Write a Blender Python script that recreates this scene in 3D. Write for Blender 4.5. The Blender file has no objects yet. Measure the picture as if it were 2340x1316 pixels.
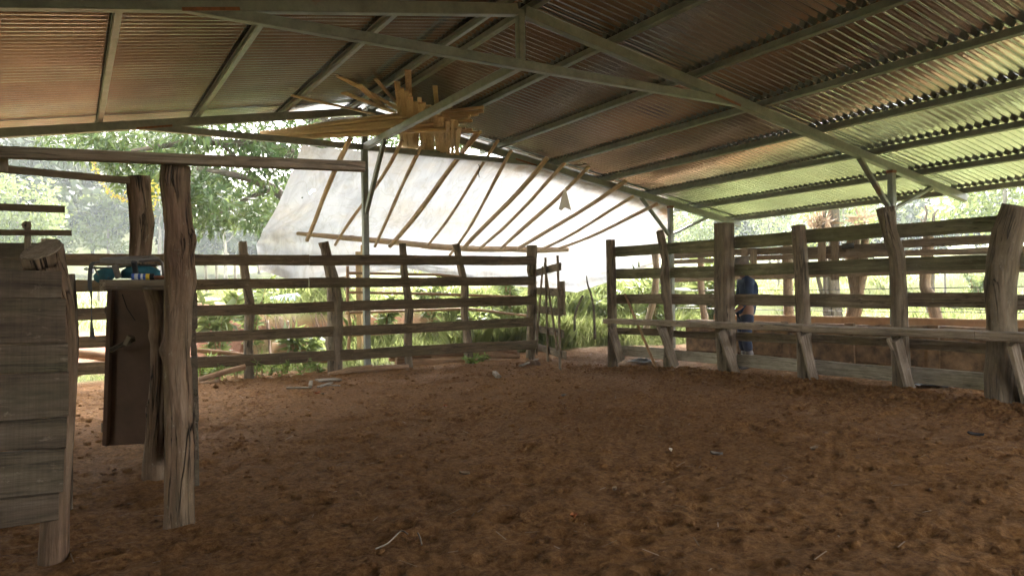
import bpy, math, random
import numpy as np
from mathutils import Vector, Matrix
R = random.Random(7)
NR = np.random.RandomState(11)
S = bpy.context.scene
COL = S.collection

# ---------------------------------------------------------------- camera
FPX, YAW, PIT, ROL = 1672.573, math.radians(31.124), math.radians(0.569), math.radians(-0.92)
PW, PH, CZ = 2340.0, 1316.0, 1.2
def _basis():
    cy, sy = math.cos(YAW), math.sin(YAW)
    fw = np.array([sy, cy, 0.]); rt = np.array([cy, -sy, 0.]); up = np.array([0, 0, 1.])
    f = fw*math.cos(PIT) + up*math.sin(PIT); u = up*math.cos(PIT) - fw*math.sin(PIT)
    return f, rt*math.cos(ROL) + u*math.sin(ROL), u*math.cos(ROL) - rt*math.sin(ROL)
CF, CR, CU = _basis()
cam = bpy.data.cameras.new('camera'); camo = bpy.data.objects.new('camera', cam); COL.objects.link(camo)
cam.sensor_width = 36; cam.sensor_fit = 'HORIZONTAL'; cam.lens = FPX/PW*36
cam.clip_start = .05; cam.clip_end = 3000
m = Matrix.Identity(4)
for i in range(3):
    m[i][0], m[i][1], m[i][2] = CR[i], CU[i], -CF[i]
m[2][3] = CZ
camo.matrix_world = m
S.camera = camo

# ---------------------------------------------------------------- sky, sun, exposure
SUN_EL, SUN_AZ = math.radians(40), math.radians(32)          # azimuth from +Y towards +X
w = bpy.data.worlds.new('World'); S.world = w; w.use_nodes = True
wn = w.node_tree; wn.nodes.clear()
sky = wn.nodes.new('ShaderNodeTexSky'); sky.sky_type = 'NISHITA'; sky.sun_disc = False
sky.sun_elevation = SUN_EL; sky.sun_rotation = SUN_AZ
sky.dust_density = 6.0; sky.air_density = 1.0; sky.ozone_density = 1.0
hsv = wn.nodes.new('ShaderNodeHueSaturation'); hsv.inputs['Saturation'].default_value = .06
bg = wn.nodes.new('ShaderNodeBackground'); bg.inputs['Strength'].default_value = .15
wo = wn.nodes.new('ShaderNodeOutputWorld')
wn.links.new(sky.outputs[0], hsv.inputs['Color']); tint = wn.nodes.new('ShaderNodeMix'); tint.data_type = 'RGBA'; tint.blend_type = 'MULTIPLY'; tint.inputs[0].default_value = 1
tint.inputs[7].default_value = (1, .965, .92, 1)
wn.links.new(hsv.outputs[0], tint.inputs[6]); wn.links.new(tint.outputs[2], bg.inputs['Color'])
wn.links.new(bg.outputs[0], wo.inputs['Surface'])
sl = bpy.data.lights.new('sun', 'SUN'); sl.energy = 1.1; sl.angle = math.radians(12); sl.color = (1, .96, .9)
so = bpy.data.objects.new('sun', sl); COL.objects.link(so)
sd = Vector((math.sin(SUN_AZ)*math.cos(SUN_EL), math.cos(SUN_AZ)*math.cos(SUN_EL), math.sin(SUN_EL)))
so.rotation_euler = sd.to_track_quat('Z', 'Y').to_euler(); so.location = (20, 20, 40)
S.view_settings.view_transform = 'Standard'; S.view_settings.look = 'None'
S.view_settings.exposure = 3.97; S.view_settings.gamma = 1
S.cycles.use_denoising = True; S.cycles.use_adaptive_sampling = False
S.cycles.max_bounces = 8; S.cycles.diffuse_bounces = 5; S.cycles.glossy_bounces = 4
S.cycles.transmission_bounces = 6; S.cycles.volume_bounces = 1; S.cycles.transparent_max_bounces = 8
S.cycles.sample_clamp_indirect = 6

# ---------------------------------------------------------------- helpers
def ray(x, y): return CF + CR*((x-PW/2)/FPX) - CU*((y-PH/2)/FPX)
CAM = np.array([0, 0, CZ])
def aX(x, y, X): d = ray(x, y); return CAM + d*(X/d[0])
def aY(x, y, Y): d = ray(x, y); return CAM + d*(Y/d[1])
def aZ(x, y, Z): d = ray(x, y); return CAM + d*((Z-CZ)/d[2])
def aD(x, y, D): return CAM + ray(x, y)*D
V = lambda *a: np.array(a, float)
def unit(v): return v/max(1e-9, np.linalg.norm(v))

def _h(ix, iy, iz, seed):
    n = (ix*374761393 + iy*668265263 + iz*2147483647 + seed*1274126177) & 0xffffffff
    n = ((n ^ (n >> 13))*1274126177) & 0xffffffff
    return ((n ^ (n >> 16)) & 0xffff)/65535.0*2-1
def vn(x, y, z=0, seed=0):
    x, y, z = np.broadcast_arrays(np.asarray(x, float), np.asarray(y, float), np.asarray(z, float))
    ix, iy, iz = (np.floor(a).astype(np.int64) for a in (x, y, z))
    fx, fy, fz = x-ix, y-iy, z-iz
    fx, fy, fz = (a*a*(3-2*a) for a in (fx, fy, fz))
    r = 0
    for dx in (0, 1):
        for dy in (0, 1):
            for dz in (0, 1):
                wgt = (fx if dx else 1-fx)*(fy if dy else 1-fy)*(fz if dz else 1-fz)
                r = r + wgt*_h(ix+dx, iy+dy, iz+dz, seed)
    return r
def fbm(x, y, z=0, seed=0, o=3):
    r, a = 0, 1.
    for k in range(o):
        r = r + a*vn(x*2**k, y*2**k, z*2**k, seed+k*17); a *= .5
    return r
def sst(a, b, x):
    t = np.clip((x-a)/(b-a), 0, 1); return t*t*(3-2*t)

def mesh(name, v, f, mat, parent=None, smooth=False, attrs=None, loc=None):
    me = bpy.data.meshes.new(name)
    v = np.asarray(v, float)
    me.from_pydata(v.tolist() if len(v) < 3000 else list(map(tuple, v)), [], f if isinstance(f, list) else list(map(tuple, f)))
    for k, (a, typ) in (attrs or {}).items():
        at = me.attributes.new(k, typ, 'POINT')
        at.data.foreach_set('vector' if typ == 'FLOAT_VECTOR' else 'value', np.asarray(a, float).ravel())
    me.materials.append(mat)
    if smooth: me.polygons.foreach_set('use_smooth', [True]*len(me.polygons))
    me.update()
    o = bpy.data.objects.new(name, me); COL.objects.link(o)
    if parent is not None:
        o.parent = parent
        root = parent
        while root.parent: root = root.parent
        if parent.type == 'EMPTY': o.matrix_parent_inverse = Matrix.Translation(-parent.location)
    return o
def fastmesh(name, v, tris, mat, attrs=None, n=3, smooth=False, parent=None):
    me = bpy.data.meshes.new(name)
    v = np.asarray(v, np.float32); tris = np.asarray(tris, np.int32)
    me.vertices.add(len(v)); me.vertices.foreach_set('co', v.ravel())
    me.loops.add(tris.size); me.loops.foreach_set('vertex_index', tris.ravel())
    me.polygons.add(len(tris)); me.polygons.foreach_set('loop_start', np.arange(len(tris), dtype=np.int32)*n)
    if smooth: me.polygons.foreach_set('use_smooth', np.ones(len(tris), bool))
    for k, a in (attrs or {}).items():
        at = me.attributes.new(k, 'FLOAT', 'POINT'); at.data.foreach_set('value', np.asarray(a, np.float32))
    me.materials.append(mat); me.update(calc_edges=True); me.validate()
    o = bpy.data.objects.new(name, me); COL.objects.link(o)
    if parent is not None:
        o.parent = parent
        if parent.type == 'EMPTY': o.matrix_parent_inverse = Matrix.Translation(-parent.location)
    return o
def tag(o, label, cat, group=None):
    o['label'] = label; o['category'] = cat
    if group: o['group'] = group
    return o
def thing(name, label, cat, loc=(0, 0, 0), group=None):
    o = bpy.data.objects.new(name, None); COL.objects.link(o)
    o.location = tuple(float(a) for a in loc); o.empty_display_size = .1
    return tag(o, label, cat, group)

class MB:
    def __init__(s): s.v = []; s.f = []; s.g = []
    def add(s, v, f, g):
        b = len(s.v); s.v += [tuple(map(float, a)) for a in v]; s.g += [tuple(map(float, a)) for a in g]
        s.f += [tuple(i+b for i in q) for q in f]; return s
    def bar(s, p0, p1, w, h, up=(0, 0, 1), n=None, warp=.0, ch=None, rag=0., wh1=None):
        """a beam or plank: w across, h along up; chamfered, a little bent and ragged if asked"""
        p0, p1, up = V(*p0), V(*p1), V(*up)
        L = np.linalg.norm(p1-p0); t = unit(p1-p0)
        sd = unit(np.cross(t, up)); u = unit(np.cross(sd, t))
        if n is None: n = 1 if warp == 0 and rag == 0 else max(3, int(L/.18))
        c = min(w, h)*.14 if ch is None else ch
        off = V(R.uniform(0, 50), R.uniform(0, 50), R.uniform(0, 50)); sdd = R.randint(0, 999)
        vs, gs, fs = [], [], []
        w1, h1 = wh1 or (w, h)
        for i in range(n+1):
            k = i/n; ww, hh = (w+(w1-w)*k)/2, (h+(h1-h)*k)/2
            b = p0 + (p1-p0)*k
            al = k*L
            b = b + sd*warp*float(vn(al*.8, .5, 0, sdd)) + u*warp*float(vn(al*.8, 9.5, 0, sdd))
            tp = rag*float(vn(al*3, 2.3, 0, sdd+5)); bt = rag*float(vn(al*3, 7.3, 0, sdd+6))
            for (a, e) in ((ww-c, hh+tp), (ww, hh-c+tp), (ww, -hh+c+bt), (ww-c, -hh+bt), (-ww+c, -hh+bt), (-ww, -hh+c+bt), (-ww, hh-c+tp), (-ww+c, hh+tp)):
                vs.append(b + sd*a + u*e); gs.append(V(a, e, al)+off)
        for i in range(n):
            for j in range(8):
                a, b2 = i*8+j, i*8+(j+1) % 8
                fs.append((a, b2, b2+8, a+8))
        fs.append(tuple(range(7, -1, -1))); fs.append(tuple(range(n*8, n*8+8)))
        return s.add(vs, fs, gs)
    def log(s, pts, rad, seg=14, rough=.06, step=.06, sq=0., ridge=1., tilt=None, sm=1):
        """a bent, knotty round post: pts are centres, rad radii; ridged along its length"""
        pts = [V(*p) for p in pts]; rad = list(rad) if hasattr(rad, '__len__') else [rad]*len(pts)
        d = [0.]
        for a, b in zip(pts, pts[1:]): d.append(d[-1]+np.linalg.norm(b-a))
        L = d[-1]; n = max(2, int(L/step)); tt = np.linspace(0, L, n+1)
        P_ = np.stack([np.interp(tt, d, [p[i] for p in pts]) for i in range(3)], 1)
        for _ in range(sm):
            if n > 3: P_[1:-1] = (P_[:-2]+2*P_[1:-1]+P_[2:])/4
        r_ = np.interp(tt, d, rad)
        off = V(R.uniform(0, 50), R.uniform(0, 50), R.uniform(0, 50)); sdd = R.randint(0, 9999)
        ax = unit(P_[-1]-P_[0]); ref = V(1, 0, 0) if abs(ax[0]) < .8 else V(0, 1, 0)
        kn = [(R.uniform(0, L), R.uniform(0, 6.28), R.uniform(.5, 1.1)*float(r_.mean()), R.choice((-.16, .2, .28))) for _ in range(int(L*3.5))] if rough >= .05 and r_.mean() > .05 else []
        vs, gs, fs = [], [], []
        th = np.linspace(0, 2*math.pi, seg, endpoint=False)
        for i in range(n+1):
            t = unit(P_[min(i+1, n)]-P_[max(i-1, 0)]); a = unit(np.cross(t, ref)); b = np.cross(a, t)
            c_, s_ = np.cos(th), np.sin(th)
            nz = fbm(c_*1.6*ridge+off[0], s_*1.6*ridge, tt[i]*1.6, sdd, 3) + .35*vn(c_*3.5*ridge, s_*3.5*ridge+3, tt[i]*2.5, sdd+9)
            rr = r_[i]*(1+rough*nz*1.6)
            for (kt, ka, kr, kh) in kn: rr = rr*(1+kh*np.exp(-((tt[i]-kt)/kr)**2-((np.mod(th-ka+math.pi, 2*math.pi)-math.pi)*r_[i]/kr)**2))
            if sq: rr = rr*(1+sq*(1/np.maximum(np.abs(c_), np.abs(s_))-1))
            for j in range(seg):
                q = a*c_[j]*rr[j]+b*s_[j]*rr[j]
                vs.append(P_[i]+q+(V(0, 0, 1)*float(q @ tilt) if tilt is not None and i >= n-2 else 0)); gs.append(V(c_[j]*rr[j], s_[j]*rr[j], tt[i])+off)
        for i in range(n):
            for j in range(seg):
                p, q = i*seg+j, i*seg+(j+1) % seg
                fs.append((p, q, q+seg, p+seg))
        fs.append(tuple(range(seg-1, -1, -1))); fs.append(tuple(range(n*seg, n*seg+seg)))
        return s.add(vs, fs, gs)
    def prism(s, pts, thick):
        """outline pts (3D, one plane) pushed along vector thick"""
        n = len(pts); pts = [V(*p) for p in pts]; th = V(*thick); off = V(R.uniform(0, 50), R.uniform(0, 50), R.uniform(0, 50))
        vs = pts + [p+th for p in pts]; fs = [tuple(range(n-1, -1, -1)), tuple(range(n, 2*n))]
        fs += [(i, (i+1) % n, n+(i+1) % n, n+i) for i in range(n)]
        return s.add(vs, fs, [p-pts[0]+off for p in vs])
    def build(s, name, mat, parent=None, smooth=False):
        return mesh(name, s.v, s.f, mat, parent, smooth, {'gc': (s.g, 'FLOAT_VECTOR')})

# ---------------------------------------------------------------- materials
def newmat(name):
    mt = bpy.data.materials.new(name); mt.use_nodes = True
    nt = mt.node_tree; nt.nodes.clear()
    out = nt.nodes.new('ShaderNodeOutputMaterial'); bs = nt.nodes.new('ShaderNodeBsdfPrincipled')
    nt.links.new(bs.outputs[0], out.inputs[0])
    return mt, nt, bs, out
def N(nt, typ, **kw):
    n = nt.nodes.new('ShaderNode'+typ)
    for k, v in kw.items():
        if k in n.inputs: n.inputs[k].default_value = v
        else: setattr(n, k, v)
    return n
def ramp(nt, fac, stops):
    r = nt.nodes.new('ShaderNodeValToRGB'); e = r.color_ramp.elements
    while len(e) < len(stops): e.new(.5)
    for q, (p, c) in zip(e, stops):
        q.position = p; q.color = (*c, 1) if len(c) == 3 else c
    nt.links.new(fac, r.inputs[0]); return r.outputs[0]
def mixc(nt, f, a, b, mode='MIX'):
    n = nt.nodes.new('ShaderNodeMix'); n.data_type = 'RGBA'; n.blend_type = mode
    for sock, v in ((n.inputs[0], f), (n.inputs[6], a), (n.inputs[7], b)):
        if hasattr(v, 'is_output'): nt.links.new(v, sock)
        elif isinstance(v, (int, float)): sock.default_value = v
        else: sock.default_value = (*v, 1)
    return n.outputs[2]
def gcoord(nt, sc, src='gc'):
    a = N(nt, 'Attribute', attribute_name=src) if src == 'gc' else None
    o = a.outputs['Vector'] if a else N(nt, 'TexCoord').outputs[src]
    mp = N(nt, 'Mapping'); mp.inputs['Scale'].default_value = sc
    nt.links.new(o, mp.inputs[0]); return mp.outputs[0]
def noise(nt, vec, sc, det=4, rough=.6, dist=0.):
    n = N(nt, 'TexNoise', Scale=sc, Detail=det, Roughness=rough, Distortion=dist)
    nt.links.new(vec, n.inputs['Vector']); return n.outputs['Fac']
def bump(nt, bs, h, st, dist=.01):
    b = N(nt, 'Bump', Strength=st, Distance=dist); nt.links.new(h, b.inputs['Height'])
    nt.links.new(b.outputs[0], bs.inputs['Normal']); return b
def wood(name, dark, mid, light, moss=None, mossamt=.35, rough=.85, bst=.5, spots=.25, gs=1., crack=.6, saw=0., cs=1.):
    mt, nt, bs, out = newmat(name)
    g1 = gcoord(nt, (28*gs, 28*gs, 1.3)); g2 = gcoord(nt, (3, 3, .9)); g3 = gcoord(nt, (90*gs, 90*gs, 5))
    n1 = noise(nt, g1, 1, 5, .65, .4); n3 = noise(nt, g3, 1, 3, .6)
    grain = ramp(nt, n1, [(.25, dark), (.5, mid), (.78, light)])
    n2 = noise(nt, g2, 1, 5, .62)
    c = mixc(nt, ramp(nt, n3, [(.35, (.45,)*3), (.62, (1,)*3)]), (0, 0, 0), grain, 'MIX')
    c = mixc(nt, .55, grain, c)
    if moss:
        c = mixc(nt, ramp(nt, n2, [(.46, (0,)*3), (.72, (mossamt,)*3)]), c, moss)
    gl = gcoord(nt, (22, 22, 14)); ns = noise(nt, gl, 1, 4, .7)
    c = mixc(nt, ramp(nt, ns, [(.62, (0,)*3), (.72, (spots,)*3)]), c, tuple(min(.6, a*2.2+.06) for a in light))
    def line(vec, sc, lo, hi, dist=.6):
        n_ = noise(nt, vec, sc, 3, .55, dist)
        s_ = N(nt, 'Math', operation='SUBTRACT'); nt.links.new(n_, s_.inputs[0]); s_.inputs[1].default_value = .5
        a_ = N(nt, 'Math', operation='ABSOLUTE'); nt.links.new(s_.outputs[0], a_.inputs[0])
        return ramp(nt, a_.outputs[0], [(lo, (0,)*3), (hi, (1,)*3)])
    ck = line(gcoord(nt, (17*cs, 17*cs, 1.1*cs)), 1, .004, .03)
    cmask = noise(nt, gcoord(nt, (5, 5, 1.5)), 1, 2, .5)
    ckm = mixc(nt, ramp(nt, cmask, [(.42, (0,)*3), (.56, (crack,)*3)]), (1, 1, 1), ck)
    c = mixc(nt, 1., c, ckm, 'MULTIPLY')
    if saw:
        sw_ = noise(nt, gcoord(nt, (.6, .6, 110)), 1, 2, .6)
        c = mixc(nt, 1., c, ramp(nt, sw_, [(.35, (1-saw,)*3), (.6, (1,)*3)]), 'MULTIPLY')
    bl_ = noise(nt, gcoord(nt, (9, 9, 5)), 1, 5, .7)
    c = mixc(nt, 1., c, ramp(nt, bl_, [(.3, (.62,)*3), (.55, (1,)*3)]), 'MULTIPLY')
    tone = N(nt, 'ObjectInfo')
    c = mixc(nt, ramp(nt, tone.outputs['Random'], [(0, (.0,)*3), (1, (.34 if name != 'fresh_lumber' else .75,)*3)]), c, dark)
    nt.links.new(c, bs.inputs['Base Color']); bs.inputs['Roughness'].default_value = rough
    bs.inputs['Specular IOR Level'].default_value = .25
    hh = N(nt, 'Math', operation='ADD'); nt.links.new(n1, hh.inputs[0]); nt.links.new(n3, hh.inputs[1])
    h2 = N(nt, 'Math', operation='MULTIPLY_ADD'); nt.links.new(ckm, h2.inputs[0]); h2.inputs[1].default_value = 1.6; nt.links.new(hh.outputs[0], h2.inputs[2])
    bump(nt, bs, h2.outputs[0], bst, .012)
    return mt
M = {}
M['board'] = wood('weathered_board', (0.065, 0.044, 0.026), (0.156, 0.111, 0.065), (0.260, 0.195, 0.130), (0.085, 0.081, 0.031), .5)
M['boardgrey'] = wood('grey_board', (0.115, 0.084, 0.057), (0.270, 0.209, 0.149), (0.419, 0.338, 0.257), (0.115, 0.111, 0.054), .5)
M['post'] = wood('split_post', (0.088, 0.063, 0.042), (0.216, 0.162, 0.112), (0.351, 0.277, 0.203), (0.135, 0.135, 0.068), .4, bst=.9, gs=.6, crack=.9)
M['bark'] = wood('red_bark', (0.065, 0.036, 0.022), (0.195, 0.120, 0.075), (0.351, 0.254, 0.182), (0.195, 0.169, 0.104), .4, bst=1., gs=.45, crack=1., cs=1.25)
M['plank'] = wood('dark_plank', (0.063, 0.046, 0.032), (0.138, 0.103, 0.072), (0.218, 0.172, 0.127), (0.098, 0.092, 0.052), .5, gs=.7, saw=.16, crack=.4)
M['lumber'] = wood('fresh_lumber', (.42, .29, .16), (.62, .46, .28), (.74, .58, .39), (.46, .3, .16), .4, spots=.05, bst=.25, crack=.15)
M['stick'] = wood('peeled_stick', (.2, .115, .06), (.4, .25, .15), (.55, .38, .25), (.28, .18, .1), .5, bst=.3, crack=.25)
M['trunk'] = wood('tree_bark', (.05, .04, .03), (.14, .115, .09), (.24, .2, .16), (.1, .11, .06), .5, bst=1., gs=.3)
M['pale_trunk'] = wood('pale_bark', (0.120, 0.108, 0.090), (0.228, 0.210, 0.180), (0.300, 0.282, 0.252), (0.150, 0.156, 0.108), .4, gs=.3)
def plain(name, col, rough=.6, metal=0., var=.2, sc=8., bst=0.):
    mt, nt, bs, out = newmat(name)
    n = noise(nt, gcoord(nt, (1, 1, 1), 'Object'), sc, 5, .65)
    c = ramp(nt, n, [(.3, tuple(a*(1-var) for a in col)), (.7, tuple(min(1, a*(1+var)) for a in col))])
    nt.links.new(c, bs.inputs['Base Color']); bs.inputs['Roughness'].default_value = rough; bs.inputs['Metallic'].default_value = metal
    if bst: bump(nt, bs, n, bst, .02)
    return mt
M['ply'] = plain('red_plywood', (.095, .054, .032), .8, 0, .35, 3.5, .1)
def steelmat():
    mt, nt, bs, out = newmat('galvanised_beam')
    v = gcoord(nt, (1, 1, 1), 'Object')
    n = noise(nt, v, 6, 6, .7); n2 = noise(nt, v, 1.3, 5, .7)
    c = ramp(nt, n, [(.3, (.085, .095, .08)), (.7, (.17, .18, .155))])
    c = mixc(nt, ramp(nt, n2, [(.66, (0,)*3), (.74, (.75,)*3)]), c, (.17, .07, .03))
    nt.links.new(c, bs.inputs['Base Color']); bs.inputs['Metallic'].default_value = .15; bs.inputs['Roughness'].default_value = .42
    bump(nt, bs, n, .08, .01)
    return mt
M['steel'] = steelmat()
def rustmat():
    return plain('rust', (.14, .05, .02), .9, 0, .4, 30, .3)
M['rust'] = rustmat()
def roofmat():
    mt, nt, bs, out = newmat('corrugated_zinc')
    v = gcoord(nt, (1, 1, 1), 'Object')
    n = noise(nt, v, 1.1, 6, .7); n2 = noise(nt, v, 26, 5, .75); vs = gcoord(nt, (.5, 9, 1), 'Object'); n3 = noise(nt, vs, 1, 5, .65)
    c = ramp(nt, n, [(.32, (.36, .37, .38)), (.6, (.55, .57, .59))])
    c = mixc(nt, ramp(nt, n3, [(.45, (0,)*3), (.7, (.5,)*3)]), c, (.4, .36, .32))
    c = mixc(nt, ramp(nt, n2, [(.66, (0,)*3), (.76, (.6,)*3)]), c, (.1, .075, .055))
    oi = N(nt, 'ObjectInfo')
    c = mixc(nt, ramp(nt, oi.outputs['Random'], [(0, (0,)*3), (1, (.35,)*3)]), c, (.42, .38, .35))
    nt.links.new(c, bs.inputs['Base Color']); bs.inputs['Metallic'].default_value = .95
    nt.links.new(ramp(nt, n3, [(.3, (.07,)*3), (.7, (.18,)*3)]), bs.inputs['Roughness'])
    bump(nt, bs, n, .12, .05)
    return mt
M['roof'] = roofmat()
def leafmat(name, cols, trans=.45, rough=.5, green=.45):
    mt, nt, bs, out = newmat(name)
    a = N(nt, 'Attribute', attribute_name='rnd')
    c = ramp(nt, a.outputs['Fac'], cols)
    nt.links.new(c, bs.inputs['Base Color']); bs.inputs['Roughness'].default_value = rough
    bs.inputs['Specular IOR Level'].default_value = .35
    tr = N(nt, 'BsdfTranslucent'); mx = N(nt, 'MixShader'); mx.inputs[0].default_value = trans
    c2 = mixc(nt, green, c, (.36, .4, .13), 'MIX'); nt.links.new(c2, tr.inputs[0])
    nt.links.new(bs.outputs[0], mx.inputs[1]); nt.links.new(tr.outputs[0], mx.inputs[2]); nt.links.new(mx.outputs[0], out.inputs[0])
    return mt
M['leaf'] = leafmat('mango_leaf', [(0, (.018, .045, .014)), (.6, (.045, .09, .026)), (1, (.1, .15, .045))], .25, .4, .3)
M['leaf_far'] = leafmat('forest_leaf', [(0, (.01, .022, .011)), (.6, (.025, .045, .018)), (1, (.06, .085, .03))], .12)
M['leaf_pale'] = leafmat('pale_leaf', [(0, (.05, .08, .025)), (.6, (.095, .14, .045)), (1, (.16, .2, .07))], .35)
M['leaf_yellow'] = leafmat('yellow_leaf', [(0, (.3, .28, .03)), (.6, (.45, .38, .05)), (1, (.5, .3, .05))], .5)
M['grass'] = leafmat('grass_blade', [(0, (.12, .16, .06)), (.55, (.215, .255, .1)), (1, (.33, .34, .18))], .55)
M['weed'] = leafmat('weed_leaf', [(0, (.07, .14, .03)), (.6, (.14, .22, .05)), (1, (.22, .28, .08))], .45)
M['dry'] = leafmat('dry_leaf', [(0, (.15, .1, .06)), (.6, (.28, .2, .13)), (1, (.4, .3, .22))], .3, .7, 0)
def groundmat():
    mt, nt, bs, out = newmat('earth_and_grass')
    v = gcoord(nt, (1, 1, 1), 'Object')
    n = noise(nt, v, .8, 6, .65); n2 = noise(nt, v, 24, 7, .78); n3 = noise(nt, v, 85, 4, .75)
    dirt = ramp(nt, n2, [(.33, (.058, .026, .009)), (.5, (.235, .113, .037)), (.68, (.4, .215, .088))])  # soil tones; the dark end also paints shade between crumbs
    dirt = mixc(nt, ramp(nt, n, [(.35, (0,)*3), (.7, (.5,)*3)]), dirt, (.165, .085, .038))
    dirt = mixc(nt, ramp(nt, n3, [(.68, (0,)*3), (.76, (.5,)*3)]), dirt, (.34, .23, .13))
    red = ramp(nt, n2, [(.3, (.15, .058, .03)), (.7, (.28, .13, .075))])
    tan = ramp(nt, n2, [(.3, (.12, .065, .035)), (.7, (.27, .165, .1))])
    gr = ramp(nt, n2, [(.3, (.11, .135, .055)), (.7, (.19, .21, .09))])
    gr = mixc(nt, ramp(nt, n, [(.4, (0,)*3), (.7, (.6,)*3)]), gr, (.2, .19, .07))
    ar, at_, ag = (N(nt, 'Attribute', attribute_name=k).outputs['Fac'] for k in ('red', 'tan', 'grass'))
    c = mixc(nt, at_, dirt, tan); c = mixc(nt, ar, c, red); c = mixc(nt, ag, c, gr)
    nt.links.new(c, bs.inputs['Base Color']); bs.inputs['Roughness'].default_value = .95; bs.inputs['Specular IOR Level'].default_value = .15
    hh = N(nt, 'Math', operation='MULTIPLY_ADD'); nt.links.new(n3, hh.inputs[0]); hh.inputs[1].default_value = .5; nt.links.new(n2, hh.inputs[2])
    bump(nt, bs, hh.outputs[0], 1., .045)
    return mt
M['ground'] = groundmat()
def tarpmat():
    mt, nt, bs, out = newmat('white_tarp')
    v = gcoord(nt, (1, 1, 1), 'Object')
    n = noise(nt, v, 1.2, 6, .65); n2 = noise(nt, v, 9, 6, .7)
    c = ramp(nt, n, [(.45, (.57, .6, .65)), (.78, (.56, .52, .45))])
    c = mixc(nt, ramp(nt, n2, [(.6, (0,)*3), (.74, (.3,)*3)]), c, (.45, .32, .2))
    sk = noise(nt, gcoord(nt, (2.2, .5, .5), 'Object'), 1.6, 6, .7, 1.2)
    c = mixc(nt, 1., c, ramp(nt, sk, [(.3, (.72, .73, .75)), (.6, (1, 1, 1))]), 'MULTIPLY')
    cn = noise(nt, gcoord(nt, (1, .6, .6), 'Object'), 1.7, 3, .55, 1.5)
    c_s = N(nt, 'Math', operation='SUBTRACT'); nt.links.new(cn, c_s.inputs[0]); c_s.inputs[1].default_value = .5
    c_a = N(nt, 'Math', operation='ABSOLUTE'); nt.links.new(c_s.outputs[0], c_a.inputs[0])
    c = mixc(nt, 1., c, ramp(nt, c_a.outputs[0], [(0, (.86, .85, .82)), (.025, (1, 1, 1))]), 'MULTIPLY')  # crease shading painted into the colour as thin darker lines
    st = N(nt, 'Attribute', attribute_name='stain')
    n4 = noise(nt, v, 3.5, 6, .7)
    sm = N(nt, 'Math', operation='MULTIPLY'); nt.links.new(st.outputs['Fac'], sm.inputs[0])
    nt.links.new(ramp(nt, n4, [(.36, (0,)*3), (.6, (1,)*3)]), sm.inputs[1])
    c = mixc(nt, sm.outputs[0], c, (.3, .19, .11))
    nt.links.new(c, bs.inputs['Base Color']); bs.inputs['Roughness'].default_value = .4
    tr = N(nt, 'BsdfTranslucent'); mx = N(nt, 'MixShader'); mx.inputs[0].default_value = .13
    nt.links.new(c, tr.inputs[0]); nt.links.new(bs.outputs[0], mx.inputs[1]); nt.links.new(tr.outputs[0], mx.inputs[2]); nt.links.new(mx.outputs[0], out.inputs[0])
    bump(nt, bs, n, .1, .05)
    return mt
M['tarp'] = tarpmat()
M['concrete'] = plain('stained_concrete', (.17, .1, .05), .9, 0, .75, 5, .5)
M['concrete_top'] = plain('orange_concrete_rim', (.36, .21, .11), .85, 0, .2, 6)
M['teal'] = plain('teal_canvas', (.02, .11, .14), .75, 0, .35, 14)
M['strap'] = plain('grey_strap', (.03, .03, .035), .6, 0, .3, 20)
M['tube'] = plain('worn_tube', (.12, .1, .09), .4, .6, .35, 25)
M['canvas'] = plain('faded_canvas', (.17, .15, .13), .85, 0, .3, 12)
M['wire'] = plain('wire', (.05, .045, .04), .5, .7)
M['blue'] = plain('pale_blue_plastic', (.5, .68, .8), .4, 0, .1)
M['shirt'] = plain('navy_cloth', (.014, .032, .085), .85, 0, .35, 9)
M['jeans'] = plain('dark_trousers', (.02, .03, .065), .85, 0, .4, 12)
M['boot'] = plain('grey_rubber', (.14, .13, .13), .5, 0, .2, 10)
M['skin'] = plain('skin', (.22, .11, .07), .55, 0, .1, 6)
M['hat'] = plain('grey_felt', (.16, .13, .11), .9, 0, .25, 14)
M['hair'] = plain('dark_hair', (.015, .012, .01), .7)
M['rock'] = plain('mud_lump', (.13, .08, .05), .95, 0, .35, 9, .5)
M['black'] = plain('black_plastic', (.02, .02, .022), .65, 0, .3)
M['black'].node_tree.nodes['Principled BSDF'].inputs['Specular IOR Level'].default_value = .08
M['rag'] = leafmat('dirty_rag', [(0, (.7, .62, .5)), (1, (.8, .74, .65))], .7, .9, 0)
M['pole'] = wood('tan_pole', (.3, .21, .14), (.52, .39, .27), (.68, .54, .4), (.36, .26, .17), .4, bst=.3, crack=.2)
M['rear'] = wood('rear_timber', (.18, .13, .09), (.36, .275, .2), (.5, .41, .31), (.22, .19, .12), .4, bst=.4, crack=.4)
M['mossboard'] = wood('mossy_board', (.1, .088, .05), (.235, .21, .13), (.36, .33, .23), (.15, .17, .07), .7)
M['paleboard'] = wood('bleached_board', (.26, .22, .175), (.48, .43, .355), (.62, .57, .49), (.3, .29, .2), .35)
M['seat'] = wood('bench_plank', (0.154, 0.110, 0.077), (0.308, 0.242, 0.176), (0.440, 0.363, 0.286), (0.132, 0.121, 0.066), .3)
M['scrap'] = wood('pale_scrap', (.18, .14, .1), (.28, .23, .17), (.38, .33, .27), None)

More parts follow.
